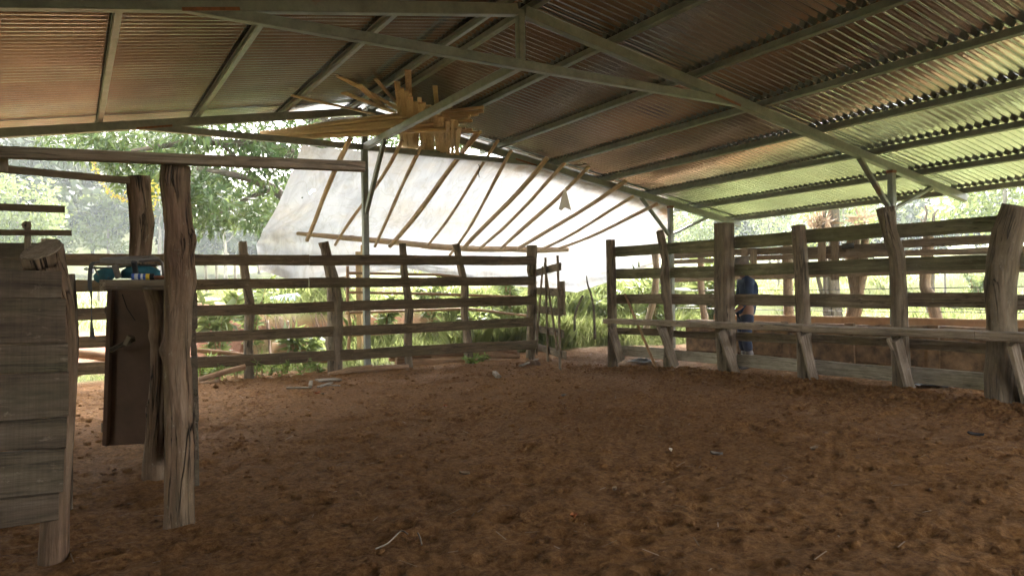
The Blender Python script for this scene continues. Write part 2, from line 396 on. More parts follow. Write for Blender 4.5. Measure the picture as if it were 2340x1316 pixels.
# ---------------------------------------------------------------- ground
XA, ZA, Y1, WC, ZC, XC, XE = 4.265, 3.069+CZ, 6.801, 3.378, 2.483+CZ, 6.907, 9.064
Y2 = Y1+5; SL = (ZA-ZC)/WC
DENT = [(R.uniform(-1, 8), R.uniform(1.5, 11.4), R.uniform(.045, .1), R.uniform(.01, .028)) for _ in range(800)]
def relief(x, y):
    x = np.asarray(x, float); y = np.asarray(y, float)
    dy = np.maximum(0, y-13.2); dxr = np.maximum(0, x-13.5); dl = np.maximum(0, -7-x)
    d = np.sqrt(dy**2+dxr**2+dl**2)
    az = np.degrees(np.arctan2(x, y))
    z = .052*np.maximum(0, d-1)**1.02*(1-.5*sst(70, 160, d))
    hl = sst(14, 4, az); hr = sst(38, 60, az)
    z = z + (.15*hl+.02*(1-hl)+.02*hr)*np.maximum(0, d-62)*sst(60, 90, d)
    bank = sst(15.2, 16.3, y+.2*vn(x*.5, y*.5, 0, 5))*sst(1.9, 2.7, x)*sst(40, 22, y)
    z = z + .8*bank
    z = z - .13*np.exp(-((x-8.6)/1.6)**2-((y-9.9)/1.5)**2)
    z = z + .1*np.exp(-((x-7.55+.1*vn(y*.8, 3., 0, 8))/.35)**2)*sst(10.2, 8.6, y)
    return z
def ground_z(x, y): return float(relief(x, y))
def axis(a, b, st, lo, hi, gr=1.16):
    c = list(np.arange(a, b, st)); s = st
    while c[-1] < hi: s *= gr; c.append(c[-1]+s)
    s = st
    while c[0] > lo: s *= gr; c.insert(0, c[0]-s)
    return np.array(c)
gx = axis(-1.6, 9.2, .032, -420, 420, 1.13); gy = axis(1.4, 13.0, .032, -60, 460, 1.13)
X, Y = np.meshgrid(gx, gy)
Z = relief(X, Y)
ins = sst(13.5, 11.5, Y)*sst(13, 10.5, X)*sst(-7, -4, X)*sst(-8, -4, Y)
loose = .55+.6*sst(6.6, 7.8, X)+.25*sst(9, 4, Y)
Z = Z + ins*loose*(.018*fbm(X*2.4, Y*2.6, 0, 3, 2) + .013*fbm(X*6.5, Y*9, 0, 21, 2) + .024*np.abs(fbm(X*13, Y*17, 0, 31, 2)))
for (a, b, r_, dp) in DENT:
    i0, i1 = np.searchsorted(gx, (a-2*r_, a+2*r_)); j0, j1 = np.searchsorted(gy, (b-2*r_, b+2*r_))
    xx, yy = X[j0:j1, i0:i1]-a, Y[j0:j1, i0:i1]-b
    q = (xx**2+(yy*1.25)**2)/r_**2
    Z[j0:j1, i0:i1] += -dp*np.exp(-q*1.6) + dp*.55*np.exp(-((np.sqrt(q)-1.35)/.35)**2)
far = sst(13, 20, np.sqrt(np.maximum(0, X-6)**2+Y**2))
Z = Z + far*(.06*fbm(X*.7, Y*.7, 0, 77, 3))
def masks(X, Y):
    jit = .55*fbm(X*.9, Y*.9, 0, 41, 3)
    out = np.maximum(sst(12.1, 12.9, Y+jit*.6), np.maximum(sst(12.2, 13.0, X+.6*jit), sst(-4.5, -6, X+jit)))
    mouth = sst(6.6, 7.6, X)*sst(13.6, 12.6, Y+.5*jit)*sst(12, 10.5, X)
    grass = out*(1-mouth)
    red = sst(13.5, 14.4, Y+jit)*sst(3.6, 2.2, X-.06*(Y-13)+jit)*sst(24, 20, Y+jit)*sst(-3.5, -2, X)
    face = sst(.25, .5, sst(15.2, 16.3, Y+.2*vn(X*.5, Y*.5, 0, 5))) * sst(1., .8, sst(15.2, 16.3, Y+.2*vn(X*.5, Y*.5, 0, 5)))*sst(1.9, 2.7, X)*sst(8.5, 6.5, X)
    red = np.maximum(red, face)
    tan = sst(7, 8.5, X)*sst(8.6, 10, Y)*(.5+.45*sst(-.3, .3, jit))
    return grass*(1-red), red, tan
gm, rm, tm = masks(X, Y)
nx, ny = len(gx), len(gy)
idx = np.arange(nx*ny).reshape(ny, nx)
qd = np.stack([idx[:-1, :-1], idx[:-1, 1:], idx[1:, 1:], idx[1:, :-1]], -1).reshape(-1, 4)
go = fastmesh('ground', np.stack([X, Y, Z], -1).reshape(-1, 3), qd, M['ground'],
              {'grass': gm.ravel(), 'red': rm.ravel(), 'tan': tm.ravel()}, 4, True)
go['kind'] = 'structure'

# ---------------------------------------------------------------- the steel shed
shed = thing('steel_shed', 'open shed with green grey steel trusses under a low corrugated zinc roof', 'shed', (XA, Y2, 0))
RD, RW = .125, .1          # rafter depth, width
def rz(off): return ZA-SL*abs(off)          # underside of the rafters
for y in (Y1-5, Y1, Y2):
    for sg in (-1, 1):
        b = MB(); x1 = XA+sg*XE
        b.bar((XA+sg*.05, y, rz(.05)+RD/2), (x1, y, rz(XE)+RD/2), RW, RD, ch=.008).build('rafter', M['steel'], shed)
    MB().bar((XA-WC-.25, y+.003, ZC+.045), (XA+WC+.25, y+.003, ZC+.045), RW-.012, .1, ch=.008).build('collar_tie', M['steel'], shed)
    MB().bar((XA, y, ZC+.097), (XA, y, rz(0)+.06), .085, .085, up=(0, 1, 0), ch=.008).build('king_post', M['steel'], shed)
    for sg in (-1, 1):
        xc = XA+sg*XC; zt = rz(XC)
        MB().bar((xc, y, -.3), (xc, y, zt), .1, .1, up=(0, 1, 0), ch=.01).build('column', M['steel'], shed)
        zb = zt-.62
        MB().bar((xc-sg*.05, y+.004, zb), (xc-sg*.82, y+.004, rz(XC-.82)), .05, .085, up=(0, 1, 0), ch=.006).build('brace', M['steel'], shed)
        MB().bar((xc+sg*.05, y+.004, zb+.02), (xc+sg*1.12, y+.004, rz(XC+1.12)), .05, .085, up=(0, 1, 0), ch=.006).build('brace', M['steel'], shed)
    for sg in (-1, 1):
        g = MB()
        g.bar((XA+sg*(WC-.42), y-.0535, rz(WC-.42)+.015), (XA+sg*(WC+.05), y-.0535, rz(WC+.05)+.005), .006, .03, ch=.001)
        g.build('rust_weld', M['rust'], shed)
        g = MB(); g.bar((XA+sg*XC, y-.002, rz(XC)-.035), (XA+sg*XC, y-.002, rz(XC)+.01), .112, .108, up=(0, 1, 0), ch=.004); g.build('rust_weld', M['rust'], shed)
MB().bar((XA, Y2, -.3), (XA, Y2, ZC+.002), .1, .1, up=(0, 1, 0), ch=.01).build('column', M['steel'], shed)
MB().bar((XA, Y2, ZC+.094), (XA, Y2, rz(0)), .098, .098, up=(0, 1, 0), ch=.01).build('column', M['steel'], shed)
for ya in (Y1,):
    MB().bar((XA, ya+.05, ZC+.05), (XA, ya+4.95, ZC+.05), .09, .105, ch=.008).build('ridge_beam', M['steel'], shed)
MB().bar((XA, Y2-.05, ZC-1.06), (XA, Y2-.92, ZC+.0), .06, .085, up=(0, 1, .4), ch=.006).build('brace', M['steel'], shed)
YE, YS = Y2+.75, Y1-10
PO = [.16, 1.3, 2.6, 3.88, 5.14, 6.4, 7.68, 8.98]
for sg in (-1, 1):
    for o_ in PO:
        z0 = rz(o_)+RD
        b = MB(); x = XA+sg*o_
        n_ = V(sg*SL, 0, 1); n_ = unit(n_)                      # C channel, web up slope, lips showing below
        for (dx, dz, w_, h_) in ((-.028, .043, .006, .086), (.0, .0035, .05, .007), (.0, .0825, .05, .007), (.028, .012, .006, .024)):
            c = V(x, 0, z0) + V(sg*1, 0, -SL)*dx + n_*dz
            b.bar((c[0], YS, c[2]), (c[0], YE-.06, c[2]), w_, h_, up=n_, ch=.001)
        b.build('purlin', M['steel'], shed)
# corrugated sheets: real waves, three lengths down each slope, lapping
PITCH, AMP = .112, .015
z_sh = RD+.086+AMP+.004
wid = .846
ncol = int((YE-YS)/wid)+1
for sg in (-1, 1):
    for (o0, o1, lift) in ((.02, 5.2, .007), (5.05, 9.2, 0)):
        ys = YE-wid*1.0
        k = 0
        while ys > YS-.1:
            yy = np.linspace(ys-.12, ys+wid, int((wid+.12)/PITCH*10)+1)
            os_ = np.linspace(o0, o1, 9)
            OO, YY = np.meshgrid(os_, yy)
            ZZ = ZA-SL*OO+z_sh+lift+(k % 2)*.0016 + AMP*np.sin(2*math.pi*YY/PITCH) + .005*vn(OO*1.1, YY*1.6, sg*5.+lift*900, 61)
            XX = XA+sg*OO
            vv = np.stack([XX, YY, ZZ], -1).reshape(-1, 3); a, b_ = OO.shape
            ii = np.arange(a*b_).reshape(a, b_)
            q4 = np.stack([ii[:-1, :-1], ii[:-1, 1:], ii[1:, 1:], ii[1:, :-1]], -1).reshape(-1, 4)
            if sg < 0: q4 = q4[:, ::-1]
            fastmesh('roof_sheet', vv, q4, M['roof'], None, 4, True, shed)
            ys -= wid; k += 1
b = MB()
b.prism([(XA-.3, YS, ZA-SL*.3+z_sh+.045), (XA, YS, ZA+z_sh+.05), (XA+.3, YS, ZA-SL*.3+z_sh+.045), (XA, YS, ZA+z_sh+.056)], (0, YE-YS, 0)).build('ridge_cap', M['roof'], shed)

# boarding added out of view, left and rear, to keep light off the floor
cw_ = thing('added_light_siding', 'dark upright boarding added out of view to block light at rear and left of the shed', 'light-blocking wall', (XA-XC, -1, 0))
yy_ = -3.1
while yy_ < 8.6:
    MB().bar((XA-XC-.1, yy_+.12, -.05), (XA-XC-.1, yy_+.12, 2.95+R.uniform(-.02, .02)), .025, .238, up=(0, 1, 0), n=4, rag=.002).build('board', M['plank'], cw_); yy_ += .243 if not 3.7 < yy_+.243 < 5.0 else 1.35  # gap in the added boards lets light reach the chute posts
xx_ = XA-XC
while xx_ < 1.8:
    MB().bar((xx_+.12, -3.12, -.05), (xx_+.12, -3.12, rz(XA-xx_-.12)+.1), .238, .025, up=(0, 1, 0), n=4, rag=.002).build('board', M['plank'], cw_)
    xx_ += .243

# ---------------------------------------------------------------- back fence
YF = 11.5
def pxlog(mb, pts, rpx, D=None, plane=None, **kw):
    """round timber through image points at a known plane or depth; rpx are half widths in photo pixels"""
    P_, r_ = [], []
    rs = rpx if hasattr(rpx, '__len__') else [rpx]*len(pts)
    for i, (x, y) in enumerate(pts):
        if plane: p = plane(x, y)
        else:
            d = D[0]+(D[1]-D[0])*i/(len(pts)-1) if hasattr(D, '__len__') else D
            p = aD(x, y, d)
        P_.append(p); r_.append(rs[i]*float((p-CAM) @ CF)/FPX)
    return mb.log(P_, r_, **kw)
bf = thing('board_fence', 'mossy five board fence on crooked posts closing the back of the pen', 'fence', (4, YF, 0))
bp = lambda x, y: aY(x, y, YF+.09)
for pts, rr in (
    ([(555, 552), (556, 600), (563, 650), (572, 700), (567, 780), (569, 868), (569, 885)], [10, 10, 10, 11, 10, 11, 12]),
    ([(740, 553), (748, 590), (760, 640), (766, 690), (766, 760), (766, 852), (766, 870)], [10, 11, 14, 18, 17, 16, 17]),
    ([(920, 557), (923, 620), (931, 670), (936, 710), (931, 780), (935, 845), (935, 862)], [8, 9, 9, 10, 9, 9, 10]),
    ([(1042, 557), (1050, 600), (1062, 650), (1062, 720), (1070, 780), (1073, 838), (1073, 855)], [8, 8, 9, 9, 10, 9, 10]),
    ([(1215, 561), (1216, 640), (1214, 720), (1212, 826), (1212, 840)], [12, 10, 10, 11, 12]),
    ([(110, 546), (113, 640), (110, 760), (114, 890)], [14, 14, 13, 15]),
    ([(-240, 540), (-250, 700), (-250, 920)], [14, 14, 15])):
    pxlog(MB(), pts, rr, plane=bp, rough=.07, step=.05, seg=16).build('post', M['post'], bf, True)
for (ya, yb, hh, ov) in ((593.5, 595.5, 21.5, 0), (650, 641, 21, -3), (710, 686, 21.5, 2), (771, 736, 21, -4), (828, 787, 22, 4)):
    p0 = aY(450, ya, YF); p1 = aY(1222+ov, yb, YF); d = p1-p0
    pl = p0 - d*.62*1.0; pj = p0+d*(.40 if ya > 700 else .28)
    h_ = hh*12.9/FPX
    MB().bar(pj+V(0.004, 0, 0), p1, .03, h_, warp=.008, rag=.006).build('board', M['board'], bf)
    MB().bar(p0-d*.045, pj-V(.004, 0, 0), .03, h_*.98, warp=.008, rag=.006).build('board', M['board'], bf)
    MB().bar(pl, p0-d*.05, .03, h_*.98, warp=.008, rag=.006).build('board', M['board'], bf)

# ---------------------------------------------------------------- gate, half open
gt = thing('board_gate', 'grey wooden board gate swung half open at the end of the back fence', 'gate', aZ(1225, 822, .0))
gh, gf = aZ(1228, 812, .03), aZ(1291, 838, .03)
gd = gf-gh; gd[2] = 0
def gpt(k, z): return V(gh[0]+gd[0]*k, gh[1]+gd[1]*k, z)
gn = unit(V(-gd[1], gd[0], 0)); gn = gn if gn @ CF < 0 else -gn
for (z0, z1, h_, e0, e1) in ((1.63, 1.66, .13, -.02, .93), (1.28, 1.23, .14, .0, .96), (.93, .9, .13, -.02, .93), (.55, .56, .13, 0, .97), (.2, .22, .13, .0, 1.03)):
    MB().bar(gpt(e0, z0), gpt(e1, z1), .025, h_, warp=.006, rag=.004).build('board', M['boardgrey'], gt)
q0 = gpt(.86, 1.02)-gn*.03
b = MB(); b.bar(gpt(.9, .86)-gn*.03, gpt(.9, 1.42)-gn*.03, .022, .34, up=unit(gd), rag=.004); b.build('latch_board', M['boardgrey'], gt)
for (k0, z0, k1, z1) in ((.06, 0.05, .06, 1.82), (.5, .02, .48, 1.86), (.93, -.03, .9, 1.84)):
    MB().bar(gpt(k0, z0)+gn*.04, gpt(k1, z1)+gn*.04, .03, .075, up=unit(gd), warp=.006, rag=.004).build('stile', M['boardgrey'], gt)
for (k0, z0, k1, z1) in ((.12, .1, .45, 1.7), (.52, 1.75, .9, .3)):
    MB().bar(gpt(k0, z0)+gn*.075, gpt(k1, z1)+gn*.075, .025, .07, up=unit(gd), warp=.006, rag=.004).build('diagonal', M['boardgrey'], gt)

# ---------------------------------------------------------------- right fence with a bench
XF = 7.85
rf = thing('bench_fence', 'grey board fence on thick posts with a plank bench along its near side', 'fence', (XF, 6, 0))
rp = lambda x, y: aX(x, y, XF)
for pts, rr, kw in (
    ([(2322, 470), (2304, 530), (2291, 590), (2287, 660), (2291, 740), (2292, 800), (2290, 860), (2296, 950), (2297, 975)], [30, 33, 32, 30, 29, 31, 35, 34, 36], dict(seg=28, rough=.055, step=.03)),
    ([(2023, 476), (2033, 530), (2049, 580), (2053, 650), (2056, 720), (2055, 780), (2059, 850), (2063, 908), (2063, 925)], [20, 16, 17, 17, 18, 19, 20, 22, 23], dict(seg=22, rough=.06, step=.035)),
    ([(1824, 515), (1832, 640), (1837, 760), (1841, 885), (1841, 900)], [11.5, 12, 12.5, 13, 13], dict(seg=24, rough=.02, step=.08, sq=.8)),
    ([(1655, 510), (1655, 640), (1657, 750), (1663, 866), (1663, 880)], [16.5, 17, 17, 15.5, 15.5], dict(seg=24, rough=.02, step=.08, sq=.85)),
    ([(1508, 528), (1515, 560), (1521, 600), (1519, 635), (1525, 690), (1530, 745), (1527, 800), (1527, 856), (1527, 870)], [8, 9, 9, 11, 10, 10, 11, 10, 11], dict(seg=18, rough=.07, step=.04)),
    ([(1395, 548), (1397, 640), (1399, 740), (1401, 862), (1401, 874)], [9, 9.5, 9, 10.5, 10.5], dict(seg=20, rough=.02, step=.08, sq=.7)),
    ([(2900, 400), (2890, 700), (2890, 1100)], [45, 42, 45], dict(seg=22, rough=.05))):
    pxlog(MB(), pts, rr, plane=rp, **kw).build('post', M['post'], rf, True)
XB = XF+.16
yr = [aX(x, 700, XB)[1] for x in (1400, 1522, 1657, 1832, 2052, 2292, 2892)]
lines = [((1410, 576), (2280, 509), 24, 38), ((1410, 626), (2280, 596), 22, 37), ((1410, 683), (2280, 687), 22, 35), ((1425, 800), (2250, 873), 20, 40), ((1425, 755), (2250, 792), 15, 24)]
for li, ((xa_, ya_), (xb_, yb_), ta, tb) in enumerate(lines):
    A, B = aX(xa_, ya_, XB), aX(xb_, yb_, XB)
    def at(y): k = (y-A[1])/(B[1]-A[1]); return A+(B-A)*k
    h_ = .5*(ta*((A-CAM) @ CF)+tb*((B-CAM) @ CF))/FPX
    for i in range(6):
        a, c = at(yr[i]+ (.1 if i == 0 else -.006)), at(yr[i+1]+.006)
        dz = R.uniform(-.012, .012)
        MB().bar(a+V(0, 0, dz), c+V(0, 0, dz+R.uniform(-.012, .012)), .035, h_*R.uniform(.93, 1.06), warp=.008, rag=.007).build('board', M[('mossboard', 'mossboard', 'boardgrey', 'paleboard', 'boardgrey')[li]], rf)
sA, sB = aX(1378, 734, 7.44), aX(2340, 773, 7.44)
zs = lambda y: sA[2]+(sB[2]-sA[2])*(y-sA[1])/(sB[1]-sA[1])
ycut = [sA[1], aX(1840, 752, 7.5)[1], aX(2235, 765, 7.5)[1], .5]
for i in range(3):
    ya_, yb_ = ycut[i]-.004, ycut[i+1]+.004
    MB().bar((7.575, ya_, zs(ya_)), (7.575, yb_, zs(yb_)+.008), .28, .08, warp=.006, rag=.004).build('bench_seat', M['seat'], rf)
for (a, b) in (((1393, 742), (1420, 824)), ((1510, 747), (1543, 838)), ((1645, 755), (1682, 856)), ((1833, 764), (1861, 872)), ((2046, 774), (2080, 895)), ((2312, 784), (2352, 935))):
    A, B = aX(*a, 7.5), aX(*b, XF-.03)
    MB().bar((A[0]+.02, A[1], min(A[2], zs(A[1])-.025)), B, .145, .04, up=(0, 1, 0), warp=.004, rag=.004).build('bracket', M['seat'], rf)
for (a, b) in (((1503, 745), (1512, 765)), ((1826, 758), (1832, 782)), ((2030, 772), (2042, 798))):
    MB().bar(aX(*a, 7.46), aX(*b, 7.5), .06, .03, up=(0, 1, 0)).build('bracket', M['seat'], rf)
stt = aZ(1503, 850, .0); st1 = aX(1428, 672, 7.98)
o = MB().log([stt, stt+(st1-stt)*.5+V(0, 0, .01), st1], [.024, .022, .02], seg=10, rough=.04).build('leaning_pole', M['stick'], None, True)
tag(o, 'slanting wooden pole leaning on the boards at the far end of the bench fence', 'pole')

# ---------------------------------------------------------------- feed trough and rear fence
tr = thing('feed_trough', 'long brown stained concrete feed trough behind the bench fence', 'trough', (11.2, 6, 0))
yl = 11.1; yt = 1.0
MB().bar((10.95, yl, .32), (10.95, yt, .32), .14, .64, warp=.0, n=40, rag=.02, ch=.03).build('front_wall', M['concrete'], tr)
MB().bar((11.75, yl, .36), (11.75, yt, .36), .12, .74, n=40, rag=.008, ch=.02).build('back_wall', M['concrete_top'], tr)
MB().bar((11.35, yl+.005, .25), (11.35, yl-.12, .25), .66, .5, ch=.02).build('end_wall', M['concrete'], tr)
MB().bar((11.35, yl-.13, .14), (11.35, yt, .14), .64, .12).build('trough_floor', M['concrete'], tr)
for y in (9.9, 8.7, 7.45, 6.1, 4.75, 3.4):
    MB().bar((10.86, y, .33), (10.86, y-.16, .33), .05, .66, ch=.01).build('pier', M['concrete'], tr)
XR = 11.95
r2 = thing('rear_fence', 'pale brown two rail board fence with wires behind the feed trough', 'fence', (XR, 7, 0))
for pts, rr in (
    ([(1495, 560), (1500, 620), (1495, 680), (1478, 745), (1470, 790)], [8, 7, 8, 8, 8]),
    ([(1602, 572), (1601, 640), (1606, 700), (1614, 760), (1614, 800)], [7, 7, 8, 8, 8]),
    ([(1702, 566), (1703, 640), (1706, 760)], [9, 9, 9]),
    ([(1800, 560), (1801, 650), (1802, 740), (1802, 800)], [11, 11, 12, 12]),
    ([(1952, 545), (1950, 620), (1960, 680), (1946, 740), (1942, 800)], [14, 14, 15, 16, 16]),
    ([(1977, 545), (1972, 620), (1962, 690)], [9, 9, 9]),
    ([(2122, 540), (2117, 600), (2112, 655), (2130, 690), (2143, 745), (2143, 800)], [11, 12, 12, 13, 14, 14]),
    ([(2420, 520), (2420, 800)], [14, 14])):
    pxlog(MB(), pts, rr, plane=lambda x, y: aX(x, y, XR), rough=.08, step=.06, seg=14).build('post', M['rear'], r2, True)
for (a, b, t0) in (((1535, 587), (2290, 548), .135), ((1535, 597), (2290, 570), .1), ((1535, 637), (2290, 614), .12)):
    A, B = aX(*a, XR-.13), aX(*b, XR-.13)
    for (k0, k1) in ((0, .24), (.24, .52), (.52, .78), (.78, 1.4)):
        dz = R.uniform(-.02, .02)
        MB().bar(A+(B-A)*(k0+.001)+V(0, 0, dz), A+(B-A)*(k1-.001)+V(0, 0, dz), .03, t0, warp=.01, rag=.006).build('board', M['rear'] if a[1] > 590 else M['boardgrey'], r2)
for (x, y0, y1) in ((1702, 562, 604), (1878, 545, 602), (1908, 540, 640), (1722, 570, 604)):
    MB().bar(aX(x, y0, XR-.19), aX(x, y1, XR-.19), .03, .16, up=(0, 1, 0)).build('cleat', M['rear'], r2)
for (a, b) in (((1540, 664), (2340, 655)), ((1540, 703), (2340, 715)), ((2060, 690), (2300, 712))):
    A, B = aX(*a, XR), aX(*b, XR)
    MB().log([A, (A+B)/2-V(0, 0, .02), B], .008, seg=5, rough=0, step=.8).build('wire', M['wire'], r2)
MB().bar(aX(1925, 563, XR-.2), aX(1950, 561, XR-.2), .05, .1, ch=.02).build('hinge', M['wire'], r2)

# ---------------------------------------------------------------- cattle chute on the left: posts, beam, rail, shelf, planks
ch = thing('cattle_chute', 'timber chute frame with two crooked bark posts, an overhead beam and a shelf', 'cattle chute', aZ(412, 1200, 0))
pxlog(MB(), [(413, 1222), (412, 1180), (411, 1100), (412, 1000), (408, 900), (405, 800), (406, 700), (409, 620), (407, 540), (403, 470), (399, 410), (402, 377)],
      [35, 33, 31, 31, 29, 29, 27, 29, 27, 28, 31, 29], D=(3.93, 3.9), rough=.085, step=.02, seg=48, ridge=1.7).build('post', M['bark'], ch, True)
pxlog(MB(), [(355, 1120), (354, 1060), (358, 960), (365, 860), (364, 760), (361, 700), (346, 645), (320, 590), (325, 530), (321, 460), (316, 404)],
      [27, 25, 21, 20, 20, 23, 25, 23, 23, 22, 24], D=(4.88, 4.84), rough=.11, step=.022, seg=44, ridge=1.6).build('post', M['bark'], ch, True)
MB().bar(aD(-90, 345, 3.55), aD(834, 381, 4.08), .062, .054, warp=.004, n=20, rag=.003, ch=.004).build('beam', M['boardgrey'], ch)
MB().bar(aD(-60, 380, 4.1), aD(300, 413, 4.80), .04, .042, warp=.003, n=12, rag=.002).build('rail', M['board'], ch)
MB().bar(aD(4, 357, 3.66), aD(4, 392, 3.66), .02, .055, up=CR).build('cleat', M['boardgrey'], ch)
s0, s1 = aD(243, 649, 4.28), aD(392, 649, 4.42)
sd_ = unit(np.cross(V(0, 0, 1), s1-s0))
MB().bar(s0+sd_*.17, s1+sd_*.17, .38, .03, ch=.004, rag=.002).build('shelf', M['boardgrey'], ch)
MB().bar(s0-sd_*.035+V(0, 0, -.006), s1-sd_*.035+V(0, 0, -.006), .03, .058, ch=.004).build('shelf_edge', M['boardgrey'], ch)
e0 = unit(s1-s0)
MB().bar(s0-e0*.016+V(0, 0, -.006)-sd_*.05, s0-e0*.016+V(0, 0, -.006)+sd_*.36, .03, .06, ch=.004).build('shelf_edge', M['boardgrey'], ch)
for (xa_, xb_, ya_, yb_) in ((435, 449, 622, 665), (437, 451, 668, 752), (436, 448, 755, 814), (438, 452, 818, 903), (440, 454, 905, 964), (441, 452, 966, 1049), (441, 455, 1051, 1111)):
    D0 = 3.97; xm = (xa_+xb_)/2
    A = aD(xm, (ya_+yb_)/2, D0); dr = ray(xm-2, 690); dr = unit(V(dr[0], dr[1], 0))
    B = A+dr*1.35
    MB().bar(A, B, (xb_-xa_)*D0/FPX*.95, (yb_-ya_)*D0/FPX, warp=.0, n=6, rag=.003, ch=.004).build('plank', M['plank'], ch)
gx0 = aD(385, 850, 5.02)
# plywood gate hanging behind the second post
pg = thing('plywood_gate', 'dark red brown plywood gate with a wooden turn latch hanging under the shelf', 'gate', aD(300, 1010, 5.15))
MB().prism([aD(262, 662, 5.2), aD(400, 662, 5.28), aD(402, 1008, 5.28), aD(250, 1017, 5.2)], -CF*.016).build('panel', M['ply'], pg)
MB().prism([aD(252, 664, 5.17), aD(262, 664, 5.18), aD(250, 1017, 5.18), aD(241, 1014, 5.17)], -CF*.04).build('stile', M['ply'], pg)
MB().bar(aD(252, 800, 5.1), aD(306, 775, 5.1), .03, .03, ch=.003).build('latch', M['post'], pg)
MB().bar(aD(289, 788, 5.09), aD(300, 768, 5.09), .05, .035, ch=.004).build('latch', M['post'], pg)
MB().bar(aD(246, 700, 5.15), aD(246, 717, 5.15), .03, .03, up=CR).build('block', M['post'], pg)
MB().bar(aD(238, 966, 5.15), aD(238, 986, 5.15), .03, .03, up=CR).build('block', M['post'], pg)
cr = MB(); ppv = [(279, 672), (283, 690), (291, 706), (300, 722), (309, 733)]
cr.log([aD(x, y, 5.178) for x, y in ppv], [.003]*5, seg=5, rough=0, step=.2).build('crack', M['black'], pg)

# near plank wall at the left edge
YW = 3.93
nw = thing('plank_wall', 'near wall of wide dark horizontal planks nailed to a crooked cut off post', 'plank wall', aZ(120, 1285, 0))
wp = lambda x, y: aY(x, y, YW)
for (t0, t1, b0, b1, xr) in ((616, 620, 681, 682, 141), (684, 685, 787, 783, 150), (791, 786, 853, 849, 155), (858, 851, 962, 950, 157), (966, 954, 1030, 1022, 152), (1034, 1026, 1138, 1122, 146), (1142, 1127, 1206, 1187, 134)):
    t0 -= 1.3; t1 -= 1.3; A0, A1 = wp(0, (t0+b0)/2), wp(xr, (t1+b1)/2)
    h0 = abs(wp(0, t0)[2]-wp(0, b0)[2]); h1 = abs(wp(xr, t1)[2]-wp(xr, b1)[2])
    dd = (A0-A1)
    MB().bar(A1+dd*4, A1, .045, h0+(h0-h1)*3, wh1=(.045, h1), n=14, warp=.004, rag=.003, ch=.006).build('plank', M['plank'], nw)
wq = lambda x, y: aY(x, y, YW+.115)
nb = MB()
pxlog(nb, [(121, 1305), (122, 1240), (126, 1150), (133, 1050), (138, 950), (145, 860), (147, 780), (136, 700), (112, 625), (98, 572)],
      [31, 29, 27, 26, 26, 27, 28, 33, 40, 43], plane=wq, rough=.07, step=.025, seg=36, tilt=V(.15, .5, 0)).build('post', M['bark'], nw, True)
rg_ = np.array(nb.v[-36:]); cen_ = rg_.mean(0); nrm_ = unit(np.cross(rg_[9]-rg_[0], rg_[18]-rg_[9])); nrm_ = nrm_*(1 if nrm_[2] > 0 else -1)
MB().prism([cen_+(q_-cen_)*.96+nrm_*.001 for q_ in rg_], nrm_*.006).build('cut_face', M['seat'], nw)
pxlog(MB(), [(158, 626), (163, 690), (166, 780), (160, 900), (152, 1040), (150, 1180)], [11, 12, 13, 13, 13, 14], D=(4.15, 4.2), rough=.05).build('post', M['post'], nw, True)

# slide bars and lever behind the near wall
hg = thing('slide_bar_gate', 'slide bars and an upright lever above two dark boards behind the near wall', 'gate', aD(40, 900, 4.6))
for (x1, y0, y1, t_, D_) in ((148, 465, 478.5, 15, 4.42), (163, 524, 532.5, 12.5, 4.5)):
    A, B = aD(x1, y1, D_), aD(0, y0+t_*.5+1, D_-.14)
    MB().bar(B+(B-A)*1.2, A, .04, t_*D_/FPX, ch=.003, rag=.001).build('slide_bar', M['board'], hg)
MB().bar(aD(63, 506, 4.44), aD(64, 620, 4.44), .016, .034, up=CR, ch=.002).build('lever', M['boardgrey'], hg)
b = MB(); c = aD(63.5, 516, 4.435)
b.prism([c+CR*.023*math.cos(a)+CU*.023*math.sin(a) for a in np.linspace(0, 2*math.pi, 18, endpoint=False)], -CF*.022).build('lever_head', M['boardgrey'], hg)
b = MB(); b.prism([c-CF*.023+CR*.005*math.cos(a)+CU*.008*math.sin(a) for a in np.linspace(0, 2*math.pi, 10, endpoint=False)], -CF*.002).build('bolt_hole', M['black'], hg)
for (y0, y1) in ((556, 592), (594, 628)):
    MB().bar(aD(-160, (y0+y1)/2-2, 4.62), aD(100, (y0+y1)/2, 4.75), .03, (y1-y0)*4.7/FPX, n=6, rag=.003).build('board', M['plank'], hg)
MB().log([aD(75, 556, 4.83), aD(75, 900, 4.83), aZ(75, 1110, -.05)], .05, seg=14).build('post', M['post'], hg, True)

# folded camp seat on the shelf
cs = thing('folded_seat', 'folded camp seat of teal canvas with a dangling grey strap, on the shelf', 'folding chair', s0+e0*.2+sd_*.15+V(0, 0, .02))
SD = 4.5
def pad(name, outline, D0, D1, mat, bulge=.03):
    """a stuffed pad: outline in the photo, given real depth and rounded edges"""
    n = len(outline); cx = sum(p[0] for p in outline)/n; cy = sum(p[1] for p in outline)/n
    vs, fs = [], []
    rings = [(.0, D0-bulge), (.75, D0-bulge*.7), (1., D0), (1., D1), (.75, D1+bulge*.7), (.0, D1+bulge)]
    for (k, D) in rings:
        for (x, y) in outline: vs.append(aD(cx+(x-cx)*k, cy+(y-cy)*k, D))
    for r_ in range(len(rings)-1):
        for i in range(n):
            fs.append((r_*n+i, r_*n+(i+1) % n, (r_+1)*n+(i+1) % n, (r_+1)*n+i))
    return mesh(name, vs, fs, mat, cs, True, {'gc': (vs, 'FLOAT_VECTOR')})
pad('cushion', [(213, 630), (222, 618), (240, 612), (262, 615), (262, 634), (250, 646), (236, 648), (222, 645), (215, 640)], 4.36, 4.5, M['teal'])
